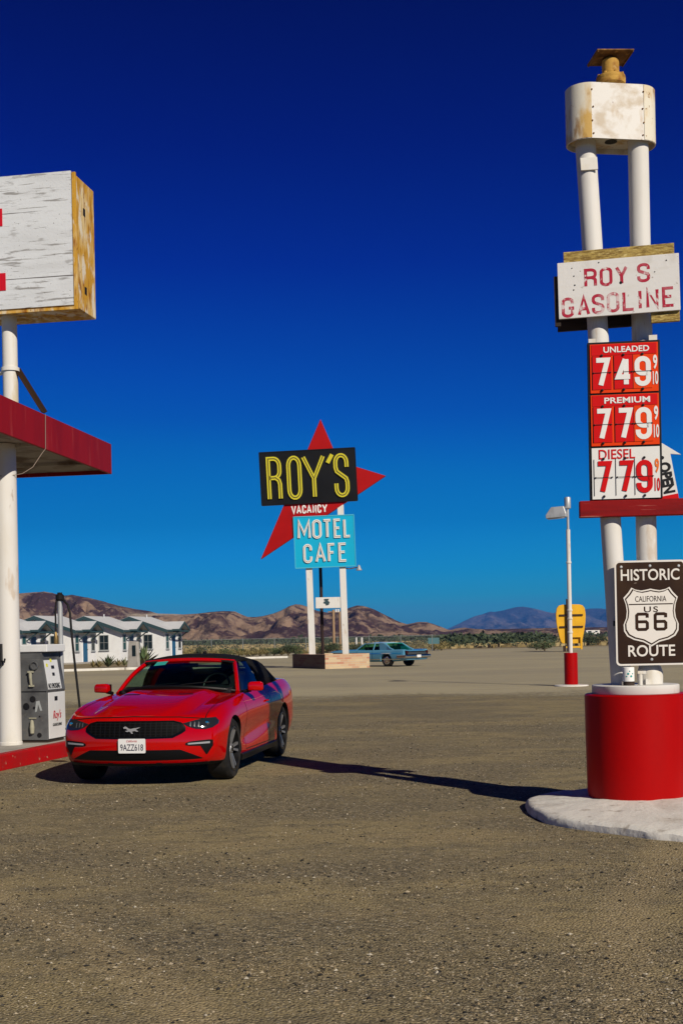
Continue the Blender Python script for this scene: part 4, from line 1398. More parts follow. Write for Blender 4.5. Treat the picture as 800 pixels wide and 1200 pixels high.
# ------------------------------------------------------------------ motel cottages
def make_cottage():
    c = thing('motel_cottage', 'x', 'cottage', (0, 0, 0), R(-13), 'row of white motel cottages')
    L = 4.2
    MB().prism([(-5.7, 0), (0, 0), (0, 2.5), (-2.85, 3.42), (-5.7, 2.5)], 0, L, 'XZ').build('wall', 'stucco', c)
    th = .13

    def slope(x, z0=3.52, m=.347):
        return z0 - m * abs(x + 2.85)
    prof = [(-6.1, slope(-6.1)), (-2.85, slope(-2.85)), (.42, slope(.42)), (.42, slope(.42) + th), (-2.85, slope(-2.85) + th), (-6.1, slope(-6.1) + th)]
    rf = MB().prism(prof, -.34, L + .34, 'XZ').build('roof', 'roof_white', c)
    mb = MB()
    for y0 in (-.39, L + .345):
        mb.prism([(-6.1, slope(-6.1) - .16), (-2.85, slope(-2.85) - .16), (.42, slope(.42) - .16), (.42, slope(.42) + th - .02), (-2.85, slope(-2.85) + th - .02), (-6.1, slope(-6.1) + th - .02)], y0, y0 + .045, 'XZ')
    mb.box(.425, .46, -.34, L + .34, slope(.42) - .06, slope(.42) + th - .02)
    mb.build('barge_board', 'teal_trim', rf)
    mb = MB().tube([(-2.6, 2.9, 3.5), (-2.6, 2.9, 3.82)], .05, 10)
    mb.build('vent', 'roof_white', rf, True)
    # porch: small cross gable carried on brackets
    ym, hw_, px1 = 2.1, 1.25, 1.0
    pz0, pz1 = 2.46, 3.08
    prof = [(ym - hw_, pz0), (ym, pz1), (ym + hw_, pz0), (ym + hw_, pz0 + .1), (ym, pz1 + .1), (ym - hw_, pz0 + .1)]
    po = MB().prism(prof, -1.6, px1, 'YZ').build('porch_roof', 'roof_white', c)
    prof2 = [(ym - hw_, pz0 - .1), (ym, pz1 - .1), (ym + hw_, pz0 - .1), (ym + hw_, pz0 + .09), (ym, pz1 + .09), (ym - hw_, pz0 + .09)]
    mb = MB().prism(prof2, px1 + .002, px1 + .05, 'YZ')
    mb.box(-.1, px1, ym - hw_ - .03, ym - hw_ - .002, pz0 - .06, pz0 + .09)
    mb.box(.02, px1 - .02, ym - hw_ + .10, ym - hw_ + .2, pz0 - .16, pz0 - .02)
    mb.box(.02, px1 - .02, ym + hw_ - .2, ym + hw_ - .1, pz0 - .16, pz0 - .02)
    mb.box(px1 - .12, px1 - .03, ym - hw_ + .21, ym + hw_ - .21, pz0 - .14, pz0 - .03)
    for yy in (ym - hw_ + .15, ym + hw_ - .15):
        mb.tube([(.02, yy, 1.75), (px1 - .1, yy, pz0 - .1)], .05, 6)
    mb.build('porch_frame', 'teal_trim', po)
    d = MB().box(.004, .05, 1.72, 2.48, .08, 2.08).build('door', 'blue_door', c, bevel=.008)
    MB().lathe([(0, 0), (.035, .01), (.035, .05), (0, .06)], 8, 'X', Matrix.Translation((.055, 2.4, 1.05))).build('handle', 'brass', d)
    MB().box(.003, .035, 1.64, 1.715, .06, 2.16).box(.003, .035, 2.485, 2.56, .06, 2.16).box(.003, .035, 1.717, 2.483, 2.085, 2.16).build('door_frame', 'stucco', c)

    def window(x0, x1, y0, y1, z0, z1, glass, mull):
        onx = x0 == x1
        g = MB()
        fr = MB()
        if onx:
            g.box(.003, .02, y0, y1, z0, z1)
            for (a, b, cc, dd) in ((y0 - .07, y0, z0 - .07, z1 + .07), (y1, y1 + .07, z0 - .07, z1 + .07), (y0 + .001, y1 - .001, z0 - .07, z0), (y0 + .001, y1 - .001, z1, z1 + .07)):
                fr.box(.004, .05, a, b, cc, dd)
            fr.box(.021, .04, y0, y1, (z0 + z1) / 2 - .025, (z0 + z1) / 2 + .025)
            fr.box(.005, .10, y0 - .1, y1 + .1, z0 - .13, z0 - .072)
        else:
            g.box(x0, x1, -.02, -.003, z0, z1)
            for (a, b, cc, dd) in ((x0 - .04, x0, z0 - .05, z1 + .05), (x1, x1 + .04, z0 - .05, z1 + .05), (x0 + .001, x1 - .001, z0 - .05, z0), (x0 + .001, x1 - .001, z1, z1 + .05)):
                fr.box(a, b, -.05, -.004, cc, dd)
            for k in range(1, mull):
                xm = x0 + (x1 - x0) * k / mull
                fr.box(xm - .009, xm + .009, -.04, -.021, z0, z1)
            fr.box(x0, x1, -.038, -.022, (z0 + z1) / 2 - .01, (z0 + z1) / 2 + .01)
            fr.box(x0 - .08, x1 + .08, -.10, -.005, z0 - .11, z0 - .052)
        wn = g.build('window', glass, c)
        fr.build('frame', 'grey_trim', wn)
    window(-1.72, -1.02, 0, 0, 1.0, 2.1, 'dark_glass', 2)
    window(0, 0, .40, .95, 1.0, 2.1, 'teal_glass', 1)
    window(0, 0, 3.25, 3.80, 1.0, 2.1, 'dark_glass', 1)
    MB().box(-5.75, .06, -.06, L + .06, 0, .14).build('plinth', 'concrete', c)
    return c


cot = make_cottage()
labs = ['white cottage nearest the filling station, rising just behind the fuel pump',
        'second white cottage, between the pump hose mast and the concrete marker',
        'white cottage directly behind the tapered concrete marker',
        'farthest white cottage at the right end of the motel row']
for k, l_ in enumerate(labs):
    p = (-22.3 + 2.65 * k, 88.7 + 5.0 * k, 0)
    if k == 0:
        cot.location = p
        cot['label'] = l_
    else:
        c_ = copy_tree(cot, None, p, l_)

q = at(157, 783, 76)
mk = thing('concrete_marker', 'tapered grey concrete marker with a dark plaque in the motel bed', 'monument', (q.x, 76, 0), R(-18))
MB().prism([(-.37, 0), (.37, 0), (.30, 1.58), (-.24, 1.62)], -.14, .14, 'XZ').build('slab', 'concrete', mk, bevel=.02)
MB().box(.0, .22, -.165, -.143, .72, 1.36).build('plaque', 'dark_glass', mk)


def kerb(name, pts, wd, hh, mat, label):
    mb = MB()
    for a, b in zip(pts[:-1], pts[1:]):
        a, b = Vector((*a, 0)), Vector((*b, 0))
        d = (b - a)
        mt = Matrix.Translation(a) @ Matrix.Rotation(math.atan2(d.y, d.x), 4, 'Z')
        mb.box(.01, d.length - .01, -wd / 2, wd / 2, 0, hh, mt)
    o = mb.build(name, mat, bevel=.015)
    return tag(o, label, 'kerb', None, None)


kerb('kerb', [(-17.5, 70.2), (-14.8, 70.8), (-12.2, 71.8), (-10.2, 73.6), (-8.8, 77)], .28, .14, 'kerb_white', 'long white kerb in front of the motel flower bed')
kerb('kerb', [(-8.9, 101), (-6.6, 103), (-4.4, 103.6)], .35, .16, 'kerb_white', 'short white kerb left of the brick planter')
bed = [(-17.5, 70.35), (-14.85, 70.95), (-12.3, 71.95), (-10.3, 73.75), (-9.0, 77), (-9.2, 100), (-12, 118), (-40, 118), (-40, 70.3)]
sheet('motel_bed', bed[::-1], .010, 'field', 'dirt bed in front of the motel cottages', 'ground')

# ------------------------------------------------------------------ vehicles
KEYS = ['C0', 'S1', 'S2', 'S3', 'S4', 'C1', 'T2', 'T1', 'T0']


def loft_body(stations):
    """stations: (y, bend, [C0,S1,S2,S3,S4,C1,T2,T1] as (x, z[, dy]), T0 z) -> closed quad mesh"""
    vs, fs = [], []
    ns = len(stations)

    def yy(y, bend, x, dy):
        return y + dy + bend * (abs(x) / .9) ** 2
    for (y, bend, pts, t0) in stations:
        pts = [(p[0], p[1], p[2] if len(p) > 2 else 0) for p in pts]
        c0 = pts[0]
        half = [(0, c0[1], c0[2]), (c0[0] / 3, c0[1], c0[2]), (c0[0] * 2 / 3, c0[1], c0[2])] + pts + [(0, t0, pts[-1][2])]
        ring = half + [(-x, z, d) for x, z, d in half[-2:0:-1]]
        vs += [(x, yy(y, bend, x, d), z) for x, z, d in ring]
    m = 22
    for s in range(ns - 1):
        for k in range(m):
            k2 = (k + 1) % m
            fs.append((s * m + k, s * m + k2, (s + 1) * m + k2, (s + 1) * m + k))
    for s in (0, ns - 1):
        y, bend, pts, t0 = stations[s]
        b = s * m
        rows = [[b + i for i in (19, 20, 21, 0, 1, 2, 3)]]
        crown = t0 - pts[5][1]
        for r, (ri, li) in enumerate(((4, 18), (5, 17), (6, 16), (7, 15)), 1):
            p = pts[r]
            d = p[2] if len(p) > 2 else 0
            row = [b + li]
            for fr in (-2 / 3, -1 / 3, 0, 1 / 3, 2 / 3):
                x = p[0] * fr
                vs.append((x, yy(y, bend, x, d), p[1] + crown * (1 - fr * fr) * r / 5 * .8))
                row.append(len(vs) - 1)
            row.append(b + ri)
            rows.append(row)
        rows.append([b + i for i in (14, 13, 12, 11, 10, 9, 8)])
        for r in range(5):
            for k in range(6):
                fs.append((rows[r][k], rows[r][k + 1], rows[r + 1][k + 1], rows[r + 1][k]))
    return MB().add(vs, fs)


def evaluated(ob):
    bpy.context.view_layer.update()
    dg = bpy.context.evaluated_depsgraph_get()
    me = bpy.data.meshes.new_from_object(ob.evaluated_get(dg), preserve_all_data_layers=True, depsgraph=dg)
    return me


def sub_mesh(mb, levels, crease=None):
    o = mb.build('tmp', None)
    if crease:
        at_ = o.data.attributes.new('crease_edge', 'FLOAT', 'EDGE')
        for e in o.data.edges:
            a, b = e.vertices
            if max(a, b) < crease['n'] * 22 and a % 22 == b % 22 and a != b:
                k = a % 22
                at_.data[e.index].value = crease.get(min(k, 22 - k), 0)
    md = o.modifiers.new('s', 'SUBSURF')
    md.levels = md.render_levels = levels
    me = evaluated(o)
    old = o.data
    bpy.data.objects.remove(o)
    bpy.data.meshes.remove(old)
    return me


def cut_arches(me, axles, radius, zc, xin):
    o = bpy.data.objects.new('tmp', me)
    COL.objects.link(o)
    cut = MB()
    for y in axles:
        for sg in (-1, 1):
            cut.lathe([(radius, sg * xin), (radius, sg * 1.3)] if sg > 0 else [(radius, -1.3), (radius, -xin)], 56, 'X', Matrix.Translation((0, y, zc)))
    c = cut.build('tmpc', None)
    md = o.modifiers.new('b', 'BOOLEAN')
    md.operation = 'DIFFERENCE'
    md.solver = 'EXACT'
    md.object = c
    out = evaluated(o)
    for ob in (o, c):
        d = ob.data
        bpy.data.objects.remove(ob)
        bpy.data.meshes.remove(d)
    return out


def bvh_of(me):
    return BVHTree.FromPolygons([v.co.copy() for v in me.vertices], [tuple(p.vertices) for p in me.polygons])


class Skin:
    """lays thin trim panels on a body surface"""
    def __init__(s, me):
        s.b = bvh_of(me)

    def hit(s, mode, a, c):
        if mode == 'front':
            o, d = Vector((a, -4, c)), Vector((0, 1, 0))
        elif mode == 'rear':
            o, d = Vector((a, 9, c)), Vector((0, -1, 0))
        elif mode == 'top':
            o, d = Vector((a, c, 4)), Vector((0, 0, -1))
        elif mode == 'right':
            o, d = Vector((4, a, c)), Vector((-1, 0, 0))
        else:
            o, d = Vector((-4, a, c)), Vector((1, 0, 0))
        h = s.b.ray_cast(o, d)
        return (h[0], h[1], d) if h[0] is not None else None

    def patch(s, mb, mode, us, lo, hi, n=28, m=8, off=.004, deep=.02):
        """panel between two broken lines lo(u), hi(u)"""
        grid = []
        for i in range(n + 1):
            u = us[0] + (us[-1] - us[0]) * i / n
            l, h = np.interp(u, us, lo), np.interp(u, us, hi)
            col = []
            for j in range(m + 1):
                c = l + (h - l) * j / m
                p = s.hit(mode, u, c)
                if p is None:
                    p = last
                last = p
                col.append((p[0] + (p[1] * 1.0 if p[1].dot(p[2]) < 0 else -p[1]) * off, p[2]))
            grid.append(col)
        vs = [p for col in grid for p, d in col] + [p + d * deep for col in grid for p, d in col]
        w_ = m + 1
        T = (n + 1) * w_
        fs = []
        for i in range(n):
            for j in range(m):
                fs.append((i * w_ + j, (i + 1) * w_ + j, (i + 1) * w_ + j + 1, i * w_ + j + 1))
        for i in range(n):
            for j in (0, m):
                a, b = i * w_ + j, (i + 1) * w_ + j
                fs.append((a, b, T + b, T + a))
        for j in range(m):
            for i in (0, n):
                a, b = i * w_ + j, i * w_ + j + 1
                fs.append((a, b, T + b, T + a))
        return mb.add(vs, fs)

    def line(s, mb, mode, pts, wd=.008, off=.0015, step=.03):
        """thin dark shut line along a polyline"""
        P = []
        for (a, b) in zip(pts[:-1], pts[1:]):
            L = math.hypot(b[0] - a[0], b[1] - a[1])
            k = max(1, int(L / step))
            P += [(a[0] + (b[0] - a[0]) * i / k, a[1] + (b[1] - a[1]) * i / k) for i in range(k)]
        P.append(pts[-1])
        vs = []
        for i, p in enumerate(P):
            a, b = P[max(i - 1, 0)], P[min(i + 1, len(P) - 1)]
            d = Vector((b[0] - a[0], b[1] - a[1])).normalized()
            nrm = Vector((-d.y, d.x)) * wd / 2
            for sg in (1, -1):
                h = s.hit(mode, p[0] + nrm.x * sg, p[1] + nrm.y * sg)
                if h is None:
                    h = lasth
                lasth = h
                q = h[1] if h[1].dot(h[2]) < 0 else -h[1]
                vs.append(h[0] + q * off)
        fs = [(2 * i, 2 * i + 1, 2 * i + 3, 2 * i + 2) for i in range(len(P) - 1)]
        return mb.add(vs, fs)


def split_off(me, test, cuts):
    """bisect the mesh along planes, then lift the faces that pass the test into a mesh of their own"""
    bm = bmesh.new()
    bm.from_mesh(me)
    for co, no in cuts:
        bmesh.ops.bisect_plane(bm, geom=bm.verts[:] + bm.edges[:] + bm.faces[:], plane_co=co, plane_no=no, dist=1e-5)
    bm.normal_update()
    pick = [f for f in bm.faces if test(f.calc_center_median(), f.normal)]
    bm2 = bm.copy()
    ids = {f.index for f in pick}
    bm.faces.index_update()
    ids = {f.index for f in pick}
    bm2.faces.ensure_lookup_table()
    bmesh.ops.delete(bm2, geom=[f for f in bm2.faces if f.index not in ids], context='FACES')
    bmesh.ops.delete(bm, geom=pick, context='FACES')
    m2 = bpy.data.meshes.new('piece')
    bm2.to_mesh(m2)
    bm.to_mesh(me)
    bm.free()
    bm2.free()
    return m2


def paint(name, col, rough=.28, flake=.0):
    m, t, b = new_mat(name)
    b.inputs['Base Color'].default_value = (*col, 1)
    b.inputs['Roughness'].default_value = .7
    b.inputs['Metallic'].default_value = 0.0
    b.inputs['Specular IOR Level'].default_value = 0.0
    b.inputs['Coat IOR'].default_value = 1.5
    b.inputs['Coat Weight'].default_value = 1.0
    b.inputs['Coat Roughness'].default_value = .035
    return m


def glass(name, tint, refl=1.0):
    m, t, b = new_mat(name)
    t.nodes.remove(b)
    tr = N(t, 'ShaderNodeBsdfTransparent')
    tr.inputs[0].default_value = (*tint, 1)
    gl = N(t, 'ShaderNodeBsdfGlossy')
    gl.inputs['Roughness'].default_value = .02
    fr = N(t, 'ShaderNodeFresnel')
    gb_ = N(t, 'ShaderNodeNewGeometry')
    io = ramp(t, gb_.outputs['Backfacing'], 0, 1, 1.28, 1 / 1.28)
    t.links.new(io, fr.inputs[0])
    mx = N(t, 'ShaderNodeMixShader')
    t.links.new(fr.outputs[0], mx.inputs[0])
    t.links.new(tr.outputs[0], mx.inputs[1])
    t.links.new(gl.outputs[0], mx.inputs[2])
    t.links.new(mx.outputs[0], t.nodes['Material Output'].inputs[0])
    return m


M['car_red'] = paint('bright_red_car_paint', (.37, .0008, .001))
M['car_blue'] = paint('faded_blue_car_paint', (.085, .25, .38))
M['car_blue_pale'] = paint('pale_blue_roof_paint', (.28, .42, .52))
M['old_lamp'] = plain('dark_red_lamp', (.04, .006, .006), .3)
M['soft_top'] = worn('black_canvas', (.005, .005, .0055), [((.010, .010, .011), 30, None, .45, .65, .8)], .85, 120, .2)
M['car_glass'] = glass('green_tinted_glass', (.58, .78, .70))
M['car_glass_dark'] = glass('dark_tinted_glass', (.48, .62, .57))
M['old_glass'] = glass('old_green_glass', (.22, .75, .52))
M['trim_black'] = plain('satin_black_trim', (.004, .004, .0045), .4)
M['gloss_black'] = plain('gloss_black_trim', (.003, .003, .0035), .2)
M['interior'] = plain('charcoal_interior', (.012, .012, .014), .7)
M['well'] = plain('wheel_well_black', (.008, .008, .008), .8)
M['tyre'] = worn('dusty_tyre', (.014, .014, .014), [((.05, .042, .034), 9, None, .5, .75, .7)], .8, 60, .2)
M['rim_dark'] = plain('black_alloy', (.012, .012, .013), .3, .5)
M['rim_face'] = plain('machined_alloy', (.30, .30, .31), .35, .7)
M['chrome'] = plain('chrome', (.60, .61, .62), .12, 1.0)
M['emblem_silver'] = plain('emblem_silver', (.34, .34, .35), .4, .3)
M['lens_clear'] = plain('headlight_lens', (.014, .016, .020), .06, 0, 1)
M['led'] = plain('frosted_led_bar', (.26, .27, .29), .35)
M['lamp_bar'] = plain('headlamp_light_bar', (.07, .075, .085), .3)
M['plate'] = plain('licence_plate_white', (.66, .66, .66), .4)
M['plate_ink'] = plain('licence_plate_blue_black', (.012, .014, .04), .5)
M['amber'] = plain('amber_lens', (.30, .06, .01), .2)


def grille_mat():
    m, t, b = new_mat('honeycomb_grille')
    c = N(t, 'ShaderNodeTexCoord')
    mp = N(t, 'ShaderNodeMapping')
    mp.inputs['Scale'].default_value = (17, 0.001, 34)
    t.links.new(c.outputs['Object'], mp.inputs[0])
    v = N(t, 'ShaderNodeTexVoronoi', feature='DISTANCE_TO_EDGE')
    v.inputs['Scale'].default_value = 1
    v.inputs['Randomness'].default_value = .0
    t.links.new(mp.outputs[0], v.inputs['Vector'])
    c2 = mixc(t, ramp(t, v.outputs['Distance'], .05, .12), (.008, .008, .009), (.0015, .0015, .0015))
    t.links.new(c2, b.inputs['Base Color'])
    b.inputs['Roughness'].default_value = .6
    b.inputs['Specular IOR Level'].default_value = .08
    bump(t, b, v.outputs['Distance'], -.6, .02)
    return m


M['grille'] = grille_mat()


def make_wheel(parent, x, y, z, rad, wd, side, style='sport', name='wheel'):
    """tyre + rim as one part with sub-parts; side = +1/-1 outward along x"""
    f = Matrix.Translation((x, y, z)) @ (Matrix.Identity(4) if side > 0 else Matrix.Rotation(math.pi, 4, 'Z'))
    h = wd / 2
    rr = rad * (.735 if style == 'sport' else .60)
    tp = [(rr, -h), (rr + .015, -h - .004), (rad - .03, -h - .002), (rad - .006, -h + .025), (rad, -h + .05), (rad, h - .05), (rad - .006, h - .025), (rad - .03, h + .002), (rr + .015, h + .004), (rr, h), (rr - .01, h - .02), (rr - .01, -h + .02)]
    t = MB().lathe(tp, 56, 'X', f, closed=True).build('wheel', 'tyre', parent, True)
    if style == 'sport':
        mb = MB().lathe([(rr - .004, h + .002), (rr - .022, h + .004), (rr - .03, h - .03), (rr - .05, -h + .06), (0, -h + .05)], 48, 'X', f, cap0=False)
        mb.build('rim', 'rim_dark', t, True)
        mb = MB()
        for k in range(10):
            a = k * math.pi / 5 + (.13 if k % 2 else -.13)
            mt = f @ Matrix.Rotation(a, 4, 'X')
            ro = rr - .026
            vs = []
            for (r_, w2, xx) in ((.045, .014, h - .035), (.12, .012, h - .022), (ro, .015, h - .006)):
                for (sg, d) in ((-1, 0), (1, 0), (1, .03), (-1, .03)):
                    vs.append(mt @ Vector((xx - d, sg * w2, r_)))
            fs = []
            for s in (0, 4):
                for e in range(4):
                    e2 = (e + 1) % 4
                    fs.append((s + e, s + e2, s + 4 + e2, s + 4 + e))
            fs += [(0, 1, 2, 3), (8, 9, 10, 11)]
            mb.add(vs, fs)
        mb.lathe([(.0, h - .02), (.05, h - .022), (.062, h - .04), (.062, h - .06), (0, h - .06)], 24, 'X', f)
        mb.build('spokes', 'rim_face', t)
        mb = MB().lathe([(0, h - .012), (.03, h - .014), (.034, h - .024), (0, h - .024)], 18, 'X', f)
        mb.build('hub_cap', 'gloss_black', t, True)
    else:
        mb = MB().lathe([(rr, h - .004), (rr - .03, h + .004), (rr - .07, h - .02), (.08, h - .01), (.05, h + .012), (0, h + .014)], 32, 'X', f)
        mb.build('hub_cap', 'chrome', t, True)
    return t


# ---- red convertible
car = thing('convertible_car', 'shiny red convertible with its black soft top up, parked beside the fuel pump', 'car', (-2.13, 14.60, 0), R(-9.0))
car.scale = (.972, .992, 1.0)


def sta(y, bend, c0, s1, s2, s3, s4, c1, t2, t1, t0):
    return (y, bend, [c0, s1, s2, s3, s4, c1, t2, t1], t0)


ST = [
    sta(-.875, .25, (.70, .235, .06), (.82, .30, .0), (.865, .42, -.012), (.87, .55, -.005), (.845, .655, .015), (.775, .725, .085), (.53, .745, .07), (.27, .755, .06), .757),
    sta(-.80, .24, (.74, .22), (.855, .28), (.895, .42), (.90, .56), (.875, .67), (.80, .745, .03), (.54, .765, .03), (.28, .775, .03), .778),
    sta(-.58, .135, (.88, .215), (.925, .27), (.935, .42), (.94, .58), (.915, .705), (.83, .79), (.56, .790), (.40, .843), .845),
    sta(-.30, .05, (.86, .19), (.945, .28), (.957, .44), (.957, .62), (.935, .755), (.845, .845), (.58, .832), (.425, .903), .900),
    sta(.0, 0, (.86, .19), (.945, .28), (.962, .43), (.962, .64), (.942, .79), (.85, .878), (.60, .868), (.44, .947), .942),
    sta(.40, 0, (.86, .185), (.942, .265), (.905, .42), (.955, .67), (.93, .82), (.85, .908), (.61, .906), (.45, .987), .982),
    sta(.72, 0, (.86, .18), (.948, .255), (.888, .44), (.955, .695), (.925, .84), (.835, .93), (.62, .945), (.45, 1.010), 1.012),
    sta(.95, 0, (.86, .18), (.95, .255), (.886, .465), (.957, .705), (.922, .85), (.825, .94), (.70, .925), (.34, .90), .90),
    sta(1.40, 0, (.86, .18), (.952, .255), (.888, .505), (.960, .72), (.922, .862), (.815, .95), (.70, .92), (.34, .89), .89),
    sta(1.90, 0, (.86, .18), (.954, .26), (.900, .55), (.964, .73), (.93, .88), (.82, .965), (.70, .94), (.34, .92), .92),
    sta(2.35, 0, (.87, .185), (.95, .27), (.935, .55), (.975, .735), (.945, .895), (.825, .985), (.66, .985), (.33, .98), .98),
    sta(2.72, 0, (.88, .19), (.955, .28), (.968, .46), (.972, .71), (.95, .90), (.82, 1.0), (.58, 1.01), (.3, 1.015), 1.015),
    sta(3.10, 0, (.87, .21), (.945, .29), (.955, .46), (.958, .71), (.938, .91), (.805, 1.012), (.56, 1.025), (.3, 1.03), 1.03),
    sta(3.55, -.05, (.82, .26), (.90, .34), (.925, .48), (.928, .71), (.91, .915), (.79, 1.02), (.55, 1.035), (.28, 1.04), 1.04),
    sta(3.85, -.17, (.76, .30), (.855, .37), (.885, .5), (.89, .71), (.875, .90), (.77, 1.0), (.54, 1.02), (.27, 1.03), 1.03),
    sta(3.90, -.18, (.70, .32), (.83, .39), (.865, .5), (.87, .7), (.855, .885), (.74, .975), (.52, .995), (.26, 1.0), 1.0),
]
bme = sub_mesh(loft_body(ST), 3, {'n': len(ST), 5: .7, 6: .3, 8: .6, 9: .7, 10: .85})
skin = Skin(bme)
bme = cut_arches(bme, (0, 2.72), .378, .345, .60)
# wheel-well faces are dark
bme.materials.clear()
bme.materials.append(M['car_red'])
bme.materials.append(M['well'])
for p in bme.polygons:
    c = p.center
    for ay in (0, 2.72):
        if math.hypot(c.y - ay, c.z - .345) < .379 and abs(c.x) < .95 and abs(c.x) > .58 and (abs(p.normal.x) < .3 or abs(c.x) < .62):
            p.material_index = 1
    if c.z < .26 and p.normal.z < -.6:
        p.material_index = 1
# doors and hood become panels of their own
yd0, yd1, zd0 = .62, 1.94, .285
cuts = [((0, yd0, 0), (0, 1, 0)), ((0, yd1, 0), (0, 1, 0)), ((0, 0, zd0), (0, 0, 1)), ((.822, 0, 0), (1, 0, 0)), ((-.822, 0, 0), (1, 0, 0)), ((0, -.70, 0), (0, 1, 0)), ((0, .63, 0), (0, 1, 0)), ((.765, 0, 0), (1, 0, 0)), ((-.765, 0, 0), (1, 0, 0))]
doorR = split_off(bme, lambda c, n: yd0 < c.y < yd1 and c.z > zd0 and c.x > .822, cuts)
doorL = split_off(bme, lambda c, n: yd0 < c.y < yd1 and c.z > zd0 and c.x < -.822, [])
hoodm = split_off(bme, lambda c, n: -.70 < c.y < .63 and abs(c.x) < .765 and c.z > .70 and n.z > .3, [])


def adopt(name, me, parent):
    o = bpy.data.objects.new(name, me)
    COL.objects.link(o)
    o.parent = parent
    me.name = name
    if not me.materials:
        me.materials.append(M['car_red'])
    me.polygons.foreach_set('use_smooth', [True] * len(me.polygons))
    me.set_sharp_from_angle(angle=R(45))
    return o


body = adopt('body', bme, car)
dR = adopt('door', doorR, car)
dL = adopt('door', doorL, car)
hood = adopt('hood', hoodm, car)
# shut lines
ln = MB()
for md in ('right', 'left'):
    skin.line(ln, md, [(yd0, .91), (yd0, zd0), (yd1, zd0), (yd1, .95)], .010)
sg = 1
for s in (-1, 1):
    skin.line(ln, 'top', [(s * .765, .63), (s * .765, -.60), (s * .755, -.66)], .010)
skin.line(ln, 'front', [(-.775, .722), (-.5, .747), (0, .760), (.5, .747), (.775, .722)], .010)
ln.build('shut_lines', 'trim_black', body, normals=False)
# character crease shading comes from a raised flank moulding: lower body scallop
# grille, intakes, lights
g = MB()
skin.patch(g, 'front', [-.575, -.53, -.44, 0, .44, .53, .575], [.600, .570, .528, .523, .528, .570, .600], [.640, .690, .712, .716, .712, .690, .640], 60, 10, .004)
gf = g.build('grille', 'gloss_black', car, True)
g = MB()
skin.patch(g, 'front', [-.545, -.50, -.42, 0, .42, .50, .545], [.612, .585, .545, .540, .545, .585, .612], [.630, .676, .698, .702, .698, .676, .630], 60, 10, .010)
g.build('mesh', 'grille', gf, True)
g = MB()
skin.patch(g, 'front', [-.74, -.64, -.52, 0, .52, .64, .74], [.300, .296, .294, .292, .294, .296, .300], [.306, .352, .402, .405, .402, .352, .306], 60, 8, .004)
g.build('lower_intake', 'trim_black', car, True)
g = MB()
skin.patch(g, 'front', [-.78, -.6, 0, .6, .78], [.248, .244, .240, .244, .248], [.272, .266, .264, .266, .272], 40, 4, .018)
g.build('splitter', 'trim_black', car, True)
for s in (-1, 1):
    us = [s * u for u in (.545, .60, .68, .78, .85, .885)]
    lo_, hi_ = [.676, .644, .618, .612, .628, .660], [.680, .694, .712, .728, .730, .690]
    if s < 0:
        us, lo_, hi_ = us[::-1], lo_[::-1], hi_[::-1]
    g = MB()
    skin.patch(g, 'front', us, lo_, hi_, 30, 8, .005)
    hl = g.build('headlight', 'lens_clear', car, True)
    g = MB()
    for k in range(3):
        a = .615 + k * .042
        us2 = [s * a, s * (a + .013)]
        l2, h2 = [.650 - .004 * k, .640 - .004 * k], [.692, .682]
        if s < 0:
            us2, l2, h2 = us2[::-1], l2[::-1], h2[::-1]
        # slanted light bars
        skin.patch(g, 'front', us2, l2 if s > 0 else l2, h2, 2, 5, .010, .004)
    g.build('light_bar', 'lamp_bar', hl, each=True)
    p = skin.hit('front', s * .79, .676)
    g = MB().lathe([(0, -.012), (.022, -.010), (.026, .0), (0, .0)], 18, 'Y', Matrix.Translation(p[0]))
    g.build('projector', 'chrome', hl, True)
    # fog light slot with dark triangular vent
    us = [s * u for u in (.575, .62, .72, .81, .85)]
    lo_, hi_ = [.448, .440, .436, .434, .440], [.470, .486, .494, .500, .494]
    if s < 0:
        us, lo_, hi_ = us[::-1], lo_[::-1], hi_[::-1]
    g = MB()
    skin.patch(g, 'front', us, lo_, hi_, 20, 5, .005)
    fg = g.build('fog_light', 'trim_black', car, True)
    us = [s * .73, s * .785, s * .825, s * .85]
    lo_, hi_ = [.432, .335, .395, .434], [.436, .440, .441, .440]
    if s < 0:
        us, lo_, hi_ = us[::-1], lo_[::-1], hi_[::-1]
    g = MB()
    skin.patch(g, 'front', us, lo_, hi_, 12, 6, .0045)
    g.build('vent', 'trim_black', fg, True)
    us = [s * .60, s * .82]
    l3, h3 = [.454, .460], [.470, .480]
    if s < 0:
        us, l3, h3 = us[::-1], l3[::-1], h3[::-1]
    g = MB()
    skin.patch(g, 'front', us, l3, h3, 12, 3, .010, .004)
    g.build('light_bar', 'led', fg)
# running horse emblem
py_ = skin.hit('front', 0, .62)[0].y
horse = [(-.098, .028), (-.078, .040), (-.060, .033), (-.045, .020), (-.02, .012), (.02, .020), (.045, .022), (.075, .028), (.10, .030), (.075, .018), (.05, .010), (.052, -.004), (.075, -.012), (.060, -.018), (.034, -.010), (.012, -.012), (.0, -.022), (.012, -.036), (-.004, -.040), (-.014, -.024), (-.030, -.014), (-.05, -.020), (-.072, -.014), (-.070, -.006), (-.045, -.004), (-.055, .008), (-.075, .018), (-.09, .014)]
MB().prism([(x, z + .622) for x, z in horse], py_ - .026, py_ - .012, 'XZ').build('emblem', 'emblem_silver', car, bevel=.001)
# licence plate
pyy = skin.hit('front', 0, .46)[0].y
pl = MB().prism(rrect(-.155, .155, .375, .53, .012), pyy - .022, pyy - .012, 'XZ').build('licence_plate', 'plate', car)
text('lettering', '9AZZ618', 'plate_ink', pl, 0, .437, .262, .070, pyy - .0222, .002, .004)
text('lettering', 'California', 'script_red', pl, 0, .506, .12, .024, pyy - .0222, .002, .0, shear=.3)
MB().box(-.15, .15, pyy - .0125, pyy + .02, .37, .535).build('bracket', 'trim_black', pl)
